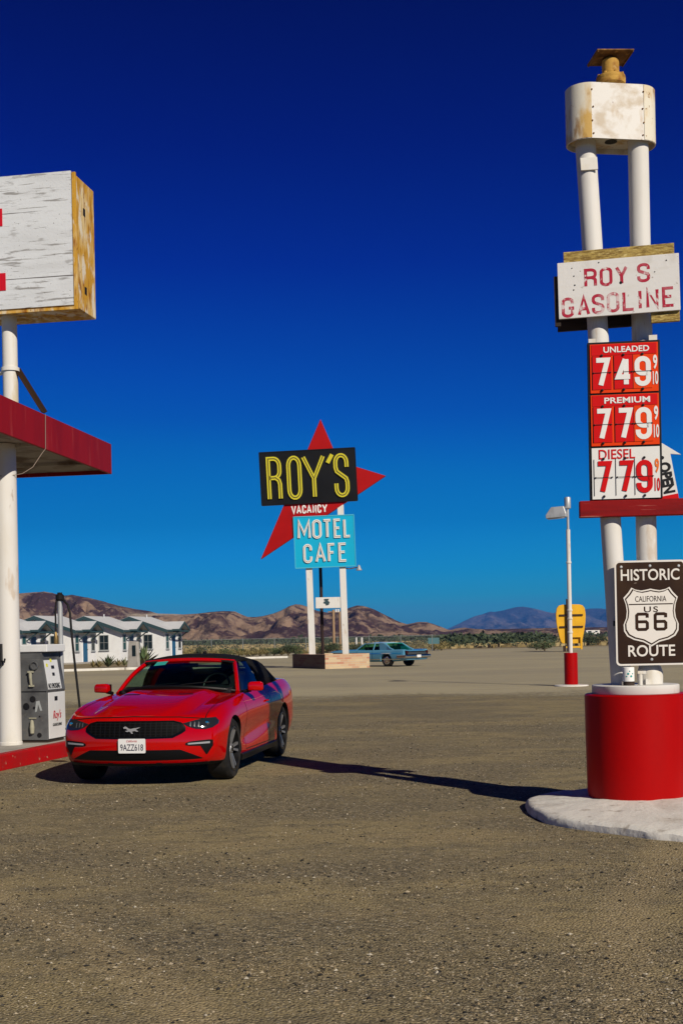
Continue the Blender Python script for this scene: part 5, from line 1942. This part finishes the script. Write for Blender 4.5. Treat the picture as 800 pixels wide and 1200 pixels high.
# sills
for s in (-1, 1):
    g = MB().prism([(s * .86, .165), (s * .925, .175), (s * .938, .245), (s * .90, .262)], .40, 2.32, 'XZ')
    g.build('side_skirt', 'trim_black', car, bevel=.006)
# hood vents
g = MB()
for s in (-1, 1):
    us = [-.42, -.24] if s < 0 else [.24, .42]
    skin.patch(g, 'top', us, [.10, .12] if s < 0 else [.12, .10], [.15, .17] if s < 0 else [.17, .15], 8, 3, .003)
g.build('hood_vent', 'trim_black', hood, each=True)
# windscreen frame, glass
def cowl(f):
    return Vector((f * .735, .70 + .22 * f * f - .02, 1.035 - .065 * f * f))


def head(f):
    return Vector((f * .565, 1.40 + .07 * f * f, 1.318 - .030 * f * f))


ns_, nt2 = 16, 8
vs = []
for j in range(nt2 + 1):
    t = j / nt2
    for i in range(ns_ + 1):
        f = -1 + 2 * i / ns_
        p = cowl(f).lerp(head(f), t)
        p.z += .035 * math.sin(math.pi * t)
        vs.append(p)
fs = [(j * (ns_ + 1) + i, j * (ns_ + 1) + i + 1, (j + 1) * (ns_ + 1) + i + 1, (j + 1) * (ns_ + 1) + i) for j in range(nt2) for i in range(ns_)]
ws = MB().add(vs, fs).build('windscreen', 'car_glass', car, True)
mb = MB()
for s in (-1, 1):
    pts = []
    for j in range(nt2 + 1):
        t = j / nt2
        p = cowl(s * 1.03).lerp(head(s * 1.04), t)
        p.z += .035 * math.sin(math.pi * t)
        pts.append(p)
    pts = [pts[0] + (pts[0] - pts[1]) * .5] + pts
    mb.tube(pts, .028, 12)
mb.tube([head(-1.04 + 2.08 * i / 16) + Vector((0, .01, .012)) for i in range(17)], .026, 12)
mb.build('windscreen_frame', 'car_red', car, True)
mb = MB()
for i in range(17):
    pass
mb.tube([cowl(-1 + i / 8) + Vector((0, -.03, -.012)) for i in range(17)], .022, 8)
mb.build('cowl', 'trim_black', car, True)
for x0 in (-.45, .12):
    a = cowl(x0 / .735 * .9) + Vector((0, -.02, .012))
    MB().tube([a, a + Vector((.42, .10, .035))], .009, 6).build('wiper', 'trim_black', car)
st_ = cowl(-.62).lerp(head(-.62), .86)
q = Vector((0, -.012, .02))
a, b = cowl(-.72).lerp(head(-.72), .80), cowl(-.45).lerp(head(-.45), .80)
c, d = cowl(-.45).lerp(head(-.45), .95), cowl(-.72).lerp(head(-.72), .95)
MB().add([p + Vector((0, -.006, .022)) for p in (a, b, c, d)], [(0, 1, 2, 3)]).build('sticker', 'label_teal', ws)
# soft top: header to tail
TR = [(1.42, .590, 1.342, 1.295), (1.52, .605, 1.385, 1.325), (1.66, .612, 1.397, 1.325), (1.90, .618, 1.402, 1.322), (2.20, .632, 1.396, 1.315), (2.50, .645, 1.362, 1.288), (2.75, .66, 1.298, 1.236), (2.98, .68, 1.19, 1.14), (3.16, .69, 1.06, 1.02)]
vs, fs = [], []
nn = 14
for (y, hw2, zc, ze) in TR:
    for i in range(nn + 1):
        f = -1 + 2 * i / nn
        vs.append((hw2 * f, y, zc - (zc - ze) * abs(f) ** 2.6))
for r in range(len(TR) - 1):
    for i in range(nn):
        fs.append((r * (nn + 1) + i, r * (nn + 1) + i + 1, (r + 1) * (nn + 1) + i + 1, (r + 1) * (nn + 1) + i))
# leave the rear window opening
op = MB().add(vs, [f for k, f in enumerate(fs) if not (k // nn in (5, 6) and 3 <= k % nn <= 10)])
rails = []
top = op.build('soft_top', 'soft_top', car, True)
md = top.modifiers.new('thick', 'SOLIDIFY')
md.thickness = .03
md.offset = -1
# rear quarter of the top
for s in (-1, 1):
    ed = [Vector((s * hw2, y, ze)) for (y, hw2, zc, ze) in TR[3:]]
    bl_ = [Vector((s * .80, y, z)) for y, z in ((1.93, .966), (2.22, .975), (2.45, .985), (2.64, .992), (2.82, 1.0), (3.02, 1.01))]
    vs = []
    for a, b in zip(ed, bl_):
        for t in (0, .33, .66, 1):
            p = a.lerp(b, t)
            p.x += s * .03 * math.sin(math.pi * t)
            vs.append(p)
    fs = [(4 * i + j, 4 * i + j + 1, 4 * i + 5 + j, 4 * i + 4 + j) for i in range(5) for j in range(3)]
    o = MB().add(vs, fs).build('top_side', 'soft_top', top, True)
    md = o.modifiers.new('thick', 'SOLIDIFY')
    md.thickness = .02
    # side glass and rail
    A = [head(s * 1.02), Vector((s * .60, 1.58, 1.318)), Vector((s * .615, 1.76, 1.320)), Vector((s * .618, 1.92, 1.318))]
    B = [Vector((s * .79, .98, .955)), Vector((s * .795, 1.45, .955)), Vector((s * .797, 1.7, .962)), Vector((s * .80, 1.95, .968))]
    vs, fs = [], []
    for a, b in zip(A, B):
        for t in (0, .5, 1):
            p = a.lerp(b, t)
            p.x += s * .025 * math.sin(math.pi * t)
            vs.append(p)
    fs = [(3 * i + j, 3 * i + j + 1, 3 * i + 4 + j, 3 * i + 3 + j) for i in range(3) for j in range(2)]
    sg_ = MB().add(vs, fs).build('side_window', 'car_glass_dark', car, True)
    MB().tube([a + Vector((s * .01, 0, .0)) for a in A], .022, 8).build('rail', 'soft_top', top, True)
    MB().tube([b + Vector((s * .012, 0, -.006)) for b in B], .014, 6).build('belt_seal', 'trim_black', sg_)
    # mirrors
    mt = Matrix.Translation((s * .985, .92, 1.005)) @ Matrix.Rotation(s * R(12), 4, 'Z')
    mo = MB().prism([(-.115, -.05), (.10, -.058), (.122, -.03), (.118, .045), (.08, .064), (-.085, .062), (-.118, .03)], -.055, .05, 'XZ').build('mirror', 'car_red', dR if s > 0 else dL, True, .022)
    mo.matrix_local = mt @ Matrix.Diagonal((.80, .9, .92, 1))
    mo.data.set_sharp_from_angle(angle=R(80))
    MB().box(-.10, .10, .052, .060, -.05, .05, mt).build('mirror_foot', 'trim_black', car)
    MB().tube([(s * .84, .90, .945), (s * .93, .92, .965)], .022, 8).build('mirror_stalk', 'trim_black', dR if s > 0 else dL)
    h = skin.hit('right' if s > 0 else 'left', 1.72, .80)[0]
    mb = MB().tube([h + Vector((s * .004, -.10, 0)), h + Vector((s * .022, -.06, .002)), h + Vector((s * .022, .06, .004)), h + Vector((s * .004, .10, .004))], .013, 8)
    mb.build('handle', 'car_red', dR if s > 0 else dL, True)
    # tail lamps (three bars)
rw = MB()
vs = []
for (y, hw2, zc, ze) in TR[5:8]:
    for i in range(9):
        f = -.58 + 1.16 * i / 8
        vs.append((hw2 * f, y, zc - (zc - ze) * abs(f) ** 2.6 - .012))
rw.add(vs, [(r * 9 + i, r * 9 + i + 1, r * 9 + 10 + i, r * 9 + 9 + i) for r in range(2) for i in range(8)])
rw.build('rear_window', 'car_glass', top, True)
mb = MB()
for s in (-1, 1):
    for k in range(3):
        x = s * (.50 + k * .09)
        yk = 3.905 - .18 * (abs(x) / .9) ** 2
        mb.box(x - .028, x + .028, yk - .02, yk + .012, .70, .86)
mb.build('tail_light', 'red_digit', car, each=True)
# cabin
mb = MB().box(-.72, .72, .93, 2.75, .905, .925)
mb.build('cabin_floor', 'interior', car)
mb = MB().prism([(.80, .93), (.80, .985), (1.0, 1.02), (1.22, 1.0), (1.25, .93)], -.70, .70, 'YZ')
mb.build('dashboard', 'interior', car, bevel=.02)
for x in (-.37, .37):
    mb = MB().prism([(1.78, .92), (2.02, .92), (2.16, 1.15), (2.12, 1.17), (1.98, 1.16)], x - .24, x + .24, 'YZ')
    se = mb.build('seat', 'interior', car, bevel=.04)
    MB().box(x - .12, x + .12, 2.05, 2.14, 1.17, 1.29).build('headrest', 'interior', se, bevel=.03)
mb = MB()
wc = Matrix.Translation((.37, 1.38, 1.0)) @ Matrix.Rotation(R(65), 4, 'X')
mb.tube([wc @ Vector((.17 * math.cos(k * math.pi / 16), .17 * math.sin(k * math.pi / 16), 0)) for k in range(33)], .014, 8)
mb.box(-.16, .16, -.02, .02, -.01, .01, wc)
mb.build('steering_wheel', 'trim_black', car)
MB().box(-.11, .11, 1.46, 1.49, 1.235, 1.285).build('rear_view_mirror', 'trim_black', car, bevel=.01)
MB().box(-.68, .68, 2.45, 2.52, .92, 1.12).build('rear_bench', 'interior', car, bevel=.03)
MB().lathe([(.022, 0), (.03, .03), (.02, .05), (0, .055)], 12, 'Z', Matrix.Translation((.0, 2.2, 1.375))).build('antenna', 'trim_black', top, True)
for s in (-1, 1):
    for y in (0, 2.72):
        make_wheel(car, s * .805, y, .345, .345, .25, s)

# ---- old blue sedan behind the brick planter
sed = thing('vintage_car', 'old light blue sedan with tail fins parked behind the brick planter', 'car', (-.15, 70.0, 0), R(-133))
sed.scale = (1.0, 1.0, .935)
SC = [
    sta(.0, .12, (.80, .36), (.92, .42), (.96, .52), (.96, .64), (.94, .76), (.86, .86), (.6, .88), (.3, .89), .89),
    sta(.5, .02, (.88, .28), (.98, .36), (1.0, .5), (1.0, .66), (.99, .80), (.92, .92), (.6, .93), (.3, .94), .94),
    sta(1.0, 0, (.90, .26), (.99, .34), (1.01, .5), (1.01, .66), (1.0, .80), (.94, .93), (.6, .94), (.3, .95), .95),
    sta(1.8, 0, (.90, .26), (.99, .34), (1.01, .5), (1.01, .66), (1.0, .81), (.94, .93), (.6, .95), (.3, .96), .96),
    sta(2.8, 0, (.90, .26), (.99, .34), (1.01, .5), (1.01, .66), (1.0, .82), (.94, .93), (.6, .94), (.3, .95), .95),
    sta(3.9, 0, (.90, .26), (.99, .34), (1.01, .5), (1.01, .66), (1.0, .84), (.95, .94), (.6, .93), (.3, .94), .94),
    sta(4.7, 0, (.88, .28), (.98, .36), (1.01, .5), (1.01, .67), (1.0, .86), (.965, .98), (.6, .91), (.3, .92), .92),
    sta(5.35, 0, (.85, .34), (.97, .40), (1.0, .52), (1.0, .68), (.99, .88), (.965, 1.0), (.6, .89), (.3, .89), .89),
    sta(5.5, 0, (.83, .36), (.95, .42), (.98, .53), (.98, .68), (.97, .87), (.95, .975), (.6, .87), (.3, .87), .87),
]
sme = sub_mesh(loft_body(SC), 2)
sk2 = Skin(sme)
sme = cut_arches(sme, (1.05, 4.25), .40, .35, .62)
sme.materials.clear()
sme.materials.append(M['car_blue'])
sb = adopt('body', sme, sed)
rails = [(2.05, .80, .94), (2.55, .70, 1.335), (3.0, .72, 1.375), (3.6, .71, 1.37), (3.95, .68, 1.325), (4.55, .78, .95)]
mb = MB()
vs, fs = [], []
for (y, hw2, z) in rails[1:5]:
    for i in range(9):
        f = -1 + i / 4
        vs.append((hw2 * f, y, z - .05 * abs(f) ** 2.5))
for r in range(3):
    for i in range(8):
        fs.append((r * 9 + i, r * 9 + i + 1, r * 9 + 10 + i, r * 9 + 9 + i))
roof = MB().add(vs, fs).build('roof', 'car_blue_pale', sed, True)
md = roof.modifiers.new('t', 'SOLIDIFY')
md.thickness = .05
mb = MB()
for s in (-1, 1):
    mb.tube([(s * .82, 2.02, .93), (s * .665, 2.55, 1.30)], .035, 8)
    mb.tube([(s * .80, 4.6, .93), (s * .78, 4.35, 1.02), (s * .65, 3.93, 1.29)], .05, 8)
    mb.tube([(s * .88, 3.28, .93), (s * .69, 3.28, 1.34)], .03, 8)
    mb.prism([(3.62, .93), (4.45, .93), (3.93, 1.31), (3.62, 1.33)], s * .72 - .05, s * .72 + .05, 'YZ')
mb.build('pillar', 'car_blue', sed, each=True)
for s in (-1, 1):
    vs = [(s * .84, 2.15, .94), (s * .86, 3.60, .94), (s * .69, 3.60, 1.335), (s * .67, 2.58, 1.305)]
    MB().add(vs, [(0, 1, 2, 3)]).build('side_window', 'car_glass_dark', sed)
MB().add([(-.72, 4.52, .95), (.72, 4.52, .95), (.60, 3.97, 1.315), (-.60, 3.97, 1.315)], [(0, 1, 2, 3)]).build('rear_window', 'old_glass', sed)
MB().add([(-.74, 2.07, .95), (.74, 2.07, .95), (.62, 2.53, 1.31), (-.62, 2.53, 1.31)], [(0, 1, 2, 3)]).build('windscreen', 'old_glass', sed)
MB().box(-.7, .7, 2.5, 2.75, .9, 1.1).box(-.7, .7, 3.6, 3.85, .9, 1.12).build('seat', 'interior', sed, bevel=.05, each=True)
g = MB()
sk2.patch(g, 'rear', [-.92, -.6, 0, .6, .92], [.60, .60, .60, .60, .62], [.90, .85, .845, .85, .90], 24, 5, .006)
tp = g.build('tail_panel', 'trim_black', sed)
g = MB()
for z in (.64, .70, .76):
    g.box(-.80, .80, 5.51, 5.535, z, z + .03)
g.build('chrome_bar', 'chrome', tp, each=True)
for s in (-1, 1):
    g = MB().lathe([(.0, 0), (.075, .0), (.07, .05), (0, .06)], 14, 'Y', Matrix.Translation((s * .80, 5.50, .78)))
    g.build('tail_light', 'old_lamp', sed, True)
g = MB()
g.prism([(5.44, .46), (5.62, .48), (5.64, .60), (5.60, .66), (5.44, .66)], -1.0, 1.0, 'YZ')
for s in (-1, 1):
    g.box(s * 1.0 - .02, s * 1.0 + .02, 5.0, 5.6, .48, .64)
bu = g.build('bumper', 'chrome', sed, bevel=.03)
MB().box(-.16, .16, 5.645, 5.655, .50, .64).build('licence_plate', 'plate', bu)
g = MB()
for md in ('right', 'left'):
    sk2.line(g, md, [(.3, .72), (5.3, .74)], .045, .008, .08)
    sk2.line(g, md, [(.5, .40), (5.2, .42)], .03, .008, .08)
g.build('side_trim', 'chrome', sed, normals=False, each=True)
g = MB()
for md in ('right', 'left'):
    sk2.line(g, md, [(2.2, .93), (2.15, .36)], .014, .004, .05)
    sk2.line(g, md, [(3.3, .93), (3.3, .36)], .014, .004, .05)
g.build('shut_lines', 'trim_black', sb, normals=False)
for s in (-1, 1):
    for y in (1.05, 4.25):
        make_wheel(sed, s * .83, y, .35, .35, .20, s, 'classic')

# ------------------------------------------------------------------ poles, fence, plants
def pole(px, py, D, top_py, r, mat, name, label, cat):
    p = at(px, py, D)
    t = thing(name, label, cat, (p.x, D, 0))
    zt_ = at(px, top_py, D).z
    MB().tube([(0, 0, 0), (0, 0, zt_)], r, 10, r2=r * .8).build('shaft', mat, t, True)
    return t


t = pole(391.4, 765, 118, 714.5, .15, 'pole_wood', 'utility_pole', 'pale tan wooden pole seen between the motel sign posts', 'pole')
MB().box(-.5, .5, -.05, .05, 3.9, 4.0).build('crossarm', 'pole_wood', t)
pole(398.8, 766, 122, 717, .12, 'pole_wood', 'utility_pole', 'thin brown wooden pole close to the right motel sign post', 'pole')
pole(417.4, 757, 150, 747, .14, 'white_clean', 'bollard', 'white pole left of the blue sedan roof', 'post')
pole(423.8, 757, 150, 747, .16, 'white_clean', 'bollard', 'white pole just above the blue sedan windscreen', 'post')

M['fence_wire'] = plain('dull_fence_wire', (.16, .17, .17), .6)
fe = thing('chain_link_fence', 'long chain link fence along the far side of the lot', 'fence', (0, 126, 0))
fx0, fx1, fh = -19, 9.7, 1.6
mb = MB()
n_ = 0
x = fx0
while x <= fx1 + .1:
    MB().tube([(x, 0, 0), (x, 0, fh + .1)], .045, 8).build('fence_post', 'fence_wire', fe)
    x += 3.1
MB().tube([(fx0, 0, fh), (fx1, 0, fh)], .028, 6).build('top_rail', 'fence_wire', fe)
mb = MB()
k = 0
step = .16
x = fx0
while x < fx1:
    for sg in (-1, 1):
        x2 = x + sg * fh
        if fx0 <= x2 <= fx1:
            d = Vector((.006, 0, .006 * -sg)) * 1.0
            mb.add([(x - .005, .0, 0), (x + .005, .0, 0), (x2 + .005, .0, fh), (x2 - .005, .0, fh)], [(0, 1, 2, 3)])
    x += step
mb.build('wire_mesh', 'fence_wire', fe, normals=False)
M['screen'] = plain('blue_green_screen_cloth', (.07, .15, .17), .8)
MB().box(8.5, fx1 - .1, -.03, -.01, .75, fh - .25).build('screen_cloth', 'screen', fe)


def leaf_cloud(n, rx, ry, rz, size, up=.0, zmin=0.0, core=.35):
    """many small leaf faces through a lumpy volume"""
    n *= 2
    lumps = [(rng.normal(0, .45, 3), .35 + .4 * rng.random()) for _ in range(6)]
    vs, fs = [], []
    while len(fs) < n:
        c, rr = lumps[int(rng.integers(len(lumps)))]
        d = rng.normal(size=3)
        d /= np.linalg.norm(d)
        p = c * .7 + d * rr * (core + (1 - core) * rng.random() ** .4)
        p = np.array([p[0] * rx, p[1] * ry, (p[2] + 1) * rz * .55])
        if p[2] < zmin:
            continue
        a = rng.normal(size=3)
        a[2] = abs(a[2]) + up
        a /= np.linalg.norm(a)
        b = np.cross(a, rng.normal(size=3))
        b /= np.linalg.norm(b) + 1e-6
        s = size * (.6 + .9 * rng.random())
        q = [p - b * s * .4, p + a * s * .5 - b * s * .05, p + a * s * 1.3, p + b * s * .4 + a * s * .4]
        o = len(vs)
        vs += [tuple(x) for x in q]
        fs.append((o, o + 1, o + 2, o + 3))
    return MB().add(vs, fs)


def make_shrub(kind, n=420, size=.10, dims=(.9, .8, .9)):
    s = thing('shrub', 'x', 'shrub', (0, 0, 0), rng.random() * 6)
    leaf_cloud(n, *dims, size).build('foliage', kind, s, normals=False)
    mb = MB()
    for k in range(7):
        a, e = rng.random() * 6.28, .35 + .35 * rng.random()
        mb.tube([(0, 0, 0), (math.cos(a) * e * .4 * dims[0], math.sin(a) * e * .4 * dims[1], dims[2] * .45), (math.cos(a) * e * dims[0], math.sin(a) * e * dims[1], dims[2] * .85)], .022, 5, r2=.008)
    mb.build('stem', 'twig', s)
    return s


protos = [make_shrub('leaf', 420, .10), make_shrub('leaf_dark', 460, .10, (1.1, .9, .9)), make_shrub('leaf_olive', 380, .11, (1.0, .9, .7)), make_shrub('leaf', 400, .11, (1.3, 1.0, .75)), make_shrub('leaf_dark', 420, .09, (.8, .8, 1.0)), make_shrub('leaf_olive', 350, .10, (.8, .8, .85))]
used = set()
GL, GR = 'shrubs along the lot left of the planter', 'shrubs beyond the lot right of the sedan'


def plant(px, base_py, D, k, sc, label, group):
    p = protos[k]
    o = p if k not in used else copy_tree(p)
    used.add(k)
    x = ground_x(px, D)
    o.location = (x, D, 0)
    o.scale = (sc, sc, sc)
    o.rotation_euler = (0, 0, px * .7)
    o['label'], o['group'] = label, group
    return o


LBL = {0: 'green leafy shrub', 1: 'dark green spreading shrub', 2: 'dry olive shrub', 3: 'broad bright green shrub', 4: 'tall dark green shrub', 5: 'upright straw coloured shrub'}
for (px, D, k, sc) in ((217, 119, 2, 1.0), (226, 121, 5, .9), (234, 118, 4, 1.1), (243, 122, 2, .8), (252, 117, 5, .8), (262, 119, 3, 1.0), (270, 120, 5, .8), (280, 118, 0, .9), (289, 117, 2, 1.0), (297, 118, 4, .9), (305, 116, 2, 1.0), (313, 119, 0, .9), (321, 117, 3, 1.0), (330, 119, 2, .9), (338, 116, 1, 1.0), (346, 116, 0, 1.15), (354, 118, 2, .8)):
    plant(px, 0, D, k, sc, LBL[k] + ' in the row between the motel and the brick planter', GL)
for (px, D, k, sc) in ((372, 117, 2, .9), (385, 116, 1, 1.1), (393, 118, 0, 1.2), (411, 117, 4, 1.0), (419, 118, 1, 1.0)):
    plant(px, 0, D, k, sc, LBL[k] + ' behind the motel sign posts', 'shrubs behind the motel sign')
for (px, D, k, sc) in ((481, 128, 2, 1.1), (487, 130, 4, 1.1), (494, 129, 5, 1.0), (508, 131, 2, 1.2), (517, 132, 5, 1.1), (526, 150, 0, 1.0), (531, 152, 4, .9)):
    plant(px, 0, D, k, sc, LBL[k] + ' past the rear bumper of the blue sedan', GR)
plant(638, 0, 112, 3, 1.15, 'low bright green bush alone on the lot edge left of the yellow sign', None)
o = plant(628, 0, 119, 1, .8, 'small dark bush at the left of the lone bright green bush', None)
plant(688, 0, 150, 4, 1.5, 'dark green bush right of the yellow sign', None)
plant(700, 0, 152, 1, 1.2, 'spreading dark bush beside the distant white trailers', None)
for o in S.objects:
    if o.name.startswith('shrub') and o.get('group') is None and 'group' in o:
        del o['group']

# spiky desert plants by the marker
def make_agave(n, size, mat):
    t = thing('agave', 'x', 'plant', (0, 0, 0))
    mb = MB()
    for k in range(n):
        a = k * 2.4
        e = R(25 + 60 * (k / n))
        L = size * (.8 + .4 * rng.random())
        d = Vector((math.cos(a) * math.cos(e), math.sin(a) * math.cos(e), math.sin(e)))
        sd = Vector((-math.sin(a), math.cos(a), 0))
        w_ = L * .09
        p0, p1, p2 = Vector((0, 0, .05)), d * L * .5 + Vector((0, 0, .05)), d * L + Vector((0, 0, -.05 * L))
        up = d.cross(sd) * w_ * .4
        mb.add([p0 - sd * w_ * .7, p0 + sd * w_ * .7, p1 + sd * w_, p2, p1 - sd * w_, p1 + up], [(0, 1, 5), (1, 2, 5), (2, 3, 5), (3, 4, 5), (4, 0, 5)])
    mb.build('leaves', mat, t, normals=False)
    return t


for (px, D, n, sz_, mt_, lb) in ((127, 79, 26, .85, 'leaf', 'green spiky agave in the bed left of the concrete marker'),
                               (116, 78, 18, .55, 'leaf_olive', 'small dry spiky plant at the left of the green agave'),
                               (109.5, 78, 16, .5, 'leaf_olive', 'leftmost small tan spiky plant in the motel bed'),
                               (139, 81, 18, .55, 'leaf_olive', 'dry spiky plant next to the concrete marker base'),
                               (168, 78, 30, 1.35, 'leaf_agave', 'tall yellow green yucca right of the concrete marker'),
                               (146, 82, 14, .6, 'leaf_agave', 'pale spiky plant behind the concrete marker')):
    t = make_agave(n, sz_, mt_)
    t.location = (ground_x(px, D), D, .01)
    t['label'] = lb

# far-off scrub that reads as one mass
def scrub():
    vs, fs = [], []

    def clump(X, D, r, hgt, n):
        c = [rng.normal(0, .5, 3) for _ in range(3)]
        for _ in range(n):
            b0 = c[int(rng.integers(3))]
            p = b0 + rng.normal(0, .42, 3)
            P = np.array([X + p[0] * r, D + p[1] * r, max(.05, (p[2] * .5 + .55) * hgt)])
            a = rng.normal(size=3)
            a /= np.linalg.norm(a)
            b = np.cross(a, rng.normal(size=3))
            b /= np.linalg.norm(b) + 1e-6
            s = r * .17
            o = len(vs)
            vs.extend([tuple(P - b * s), tuple(P + a * s), tuple(P + b * s), tuple(P - a * s)])
            fs.append((o, o + 1, o + 2, o + 3))
    for _ in range(2600):                       # belt of dark trees at the foot of the hills
        px = -60 + rng.random() * 920
        D = 300 + 230 * rng.random()
        if px < 520 and D < 400:
            continue
        if px > 520 and rng.random() < .4:
            continue
        if px > 628 and (D < 420 or rng.random() < .75):
            continue
        clump((px - 400) * D / F, D, 1.9 + 1.6 * rng.random(), .75 + .7 * rng.random(), 22)
    for _ in range(480):                        # green bushes right of centre
        px = 515 + rng.random() * 125
        D = 180 + 110 * rng.random()
        clump((px - 400) * D / F, D, 1.2 + .8 * rng.random(), .6 + .7 * rng.random(), 34)
    for _ in range(700):                        # thin scrub in the field
        D = 150 + 190 * rng.random()
        px = 190 + rng.random() * 620
        clump((px - 400) * D / F, D, .5 + .4 * rng.random(), .35 + .25 * rng.random(), 20)
    return MB().add(vs, fs)


tag(scrub().build('scrub', 'leaf_dark', None, normals=False), 'dark green desert scrub massed below the hills', 'scrub', None, 'stuff')
def tufts():
    vs, fs = [], []
    for _ in range(9000):
        D = 147 + 170 * rng.random() ** 1.3
        px = 150 + rng.random() * 640
        if px > 520 and rng.random() < .7:
            continue
        X, h = (px - 400) * D / F, .22 + .3 * rng.random()
        a = rng.random() * 6.28
        dx, dy = math.cos(a) * .25, math.sin(a) * .25
        o = len(vs)
        vs.extend([(X - dx, D - dy, 0), (X + dx, D + dy, 0), (X + dx * 1.4, D + dy * 1.4, h), (X - dx * 1.2, D - dy * 1.2, h * .8)])
        fs.append((o, o + 1, o + 2, o + 3))
    return MB().add(vs, fs)


M['straw'] = leaf_mat('dry_grass_blade', (.24, .18, .07), (.34, .26, .12))
tag(tufts().build('grass', 'straw', None, normals=False), 'dry golden grass tufts covering the far field', 'grass', None, 'stuff')

# distant white trailers right of the yellow sign, and the road climbing the far plain
for (px, D, w_, lb) in ((690, 640, 5, 'left white trailer in the distance right of the yellow sign'), (697.5, 660, 3.5, 'right white trailer in the distance by the pylon leg')):
    t = thing('trailer', lb, 'trailer', (ground_x(px, D), D, 0), R(20), 'distant white trailers')
    MB().box(-w_ / 2, w_ / 2, -1.2, 1.2, .6, 2.6).build('trailer_body', 'white_clean', t, bevel=.1)
    MB().box(-w_ * .3, w_ * .1, -1.23, -1.202, 1.5, 2.2).build('window', 'dark_glass', t)
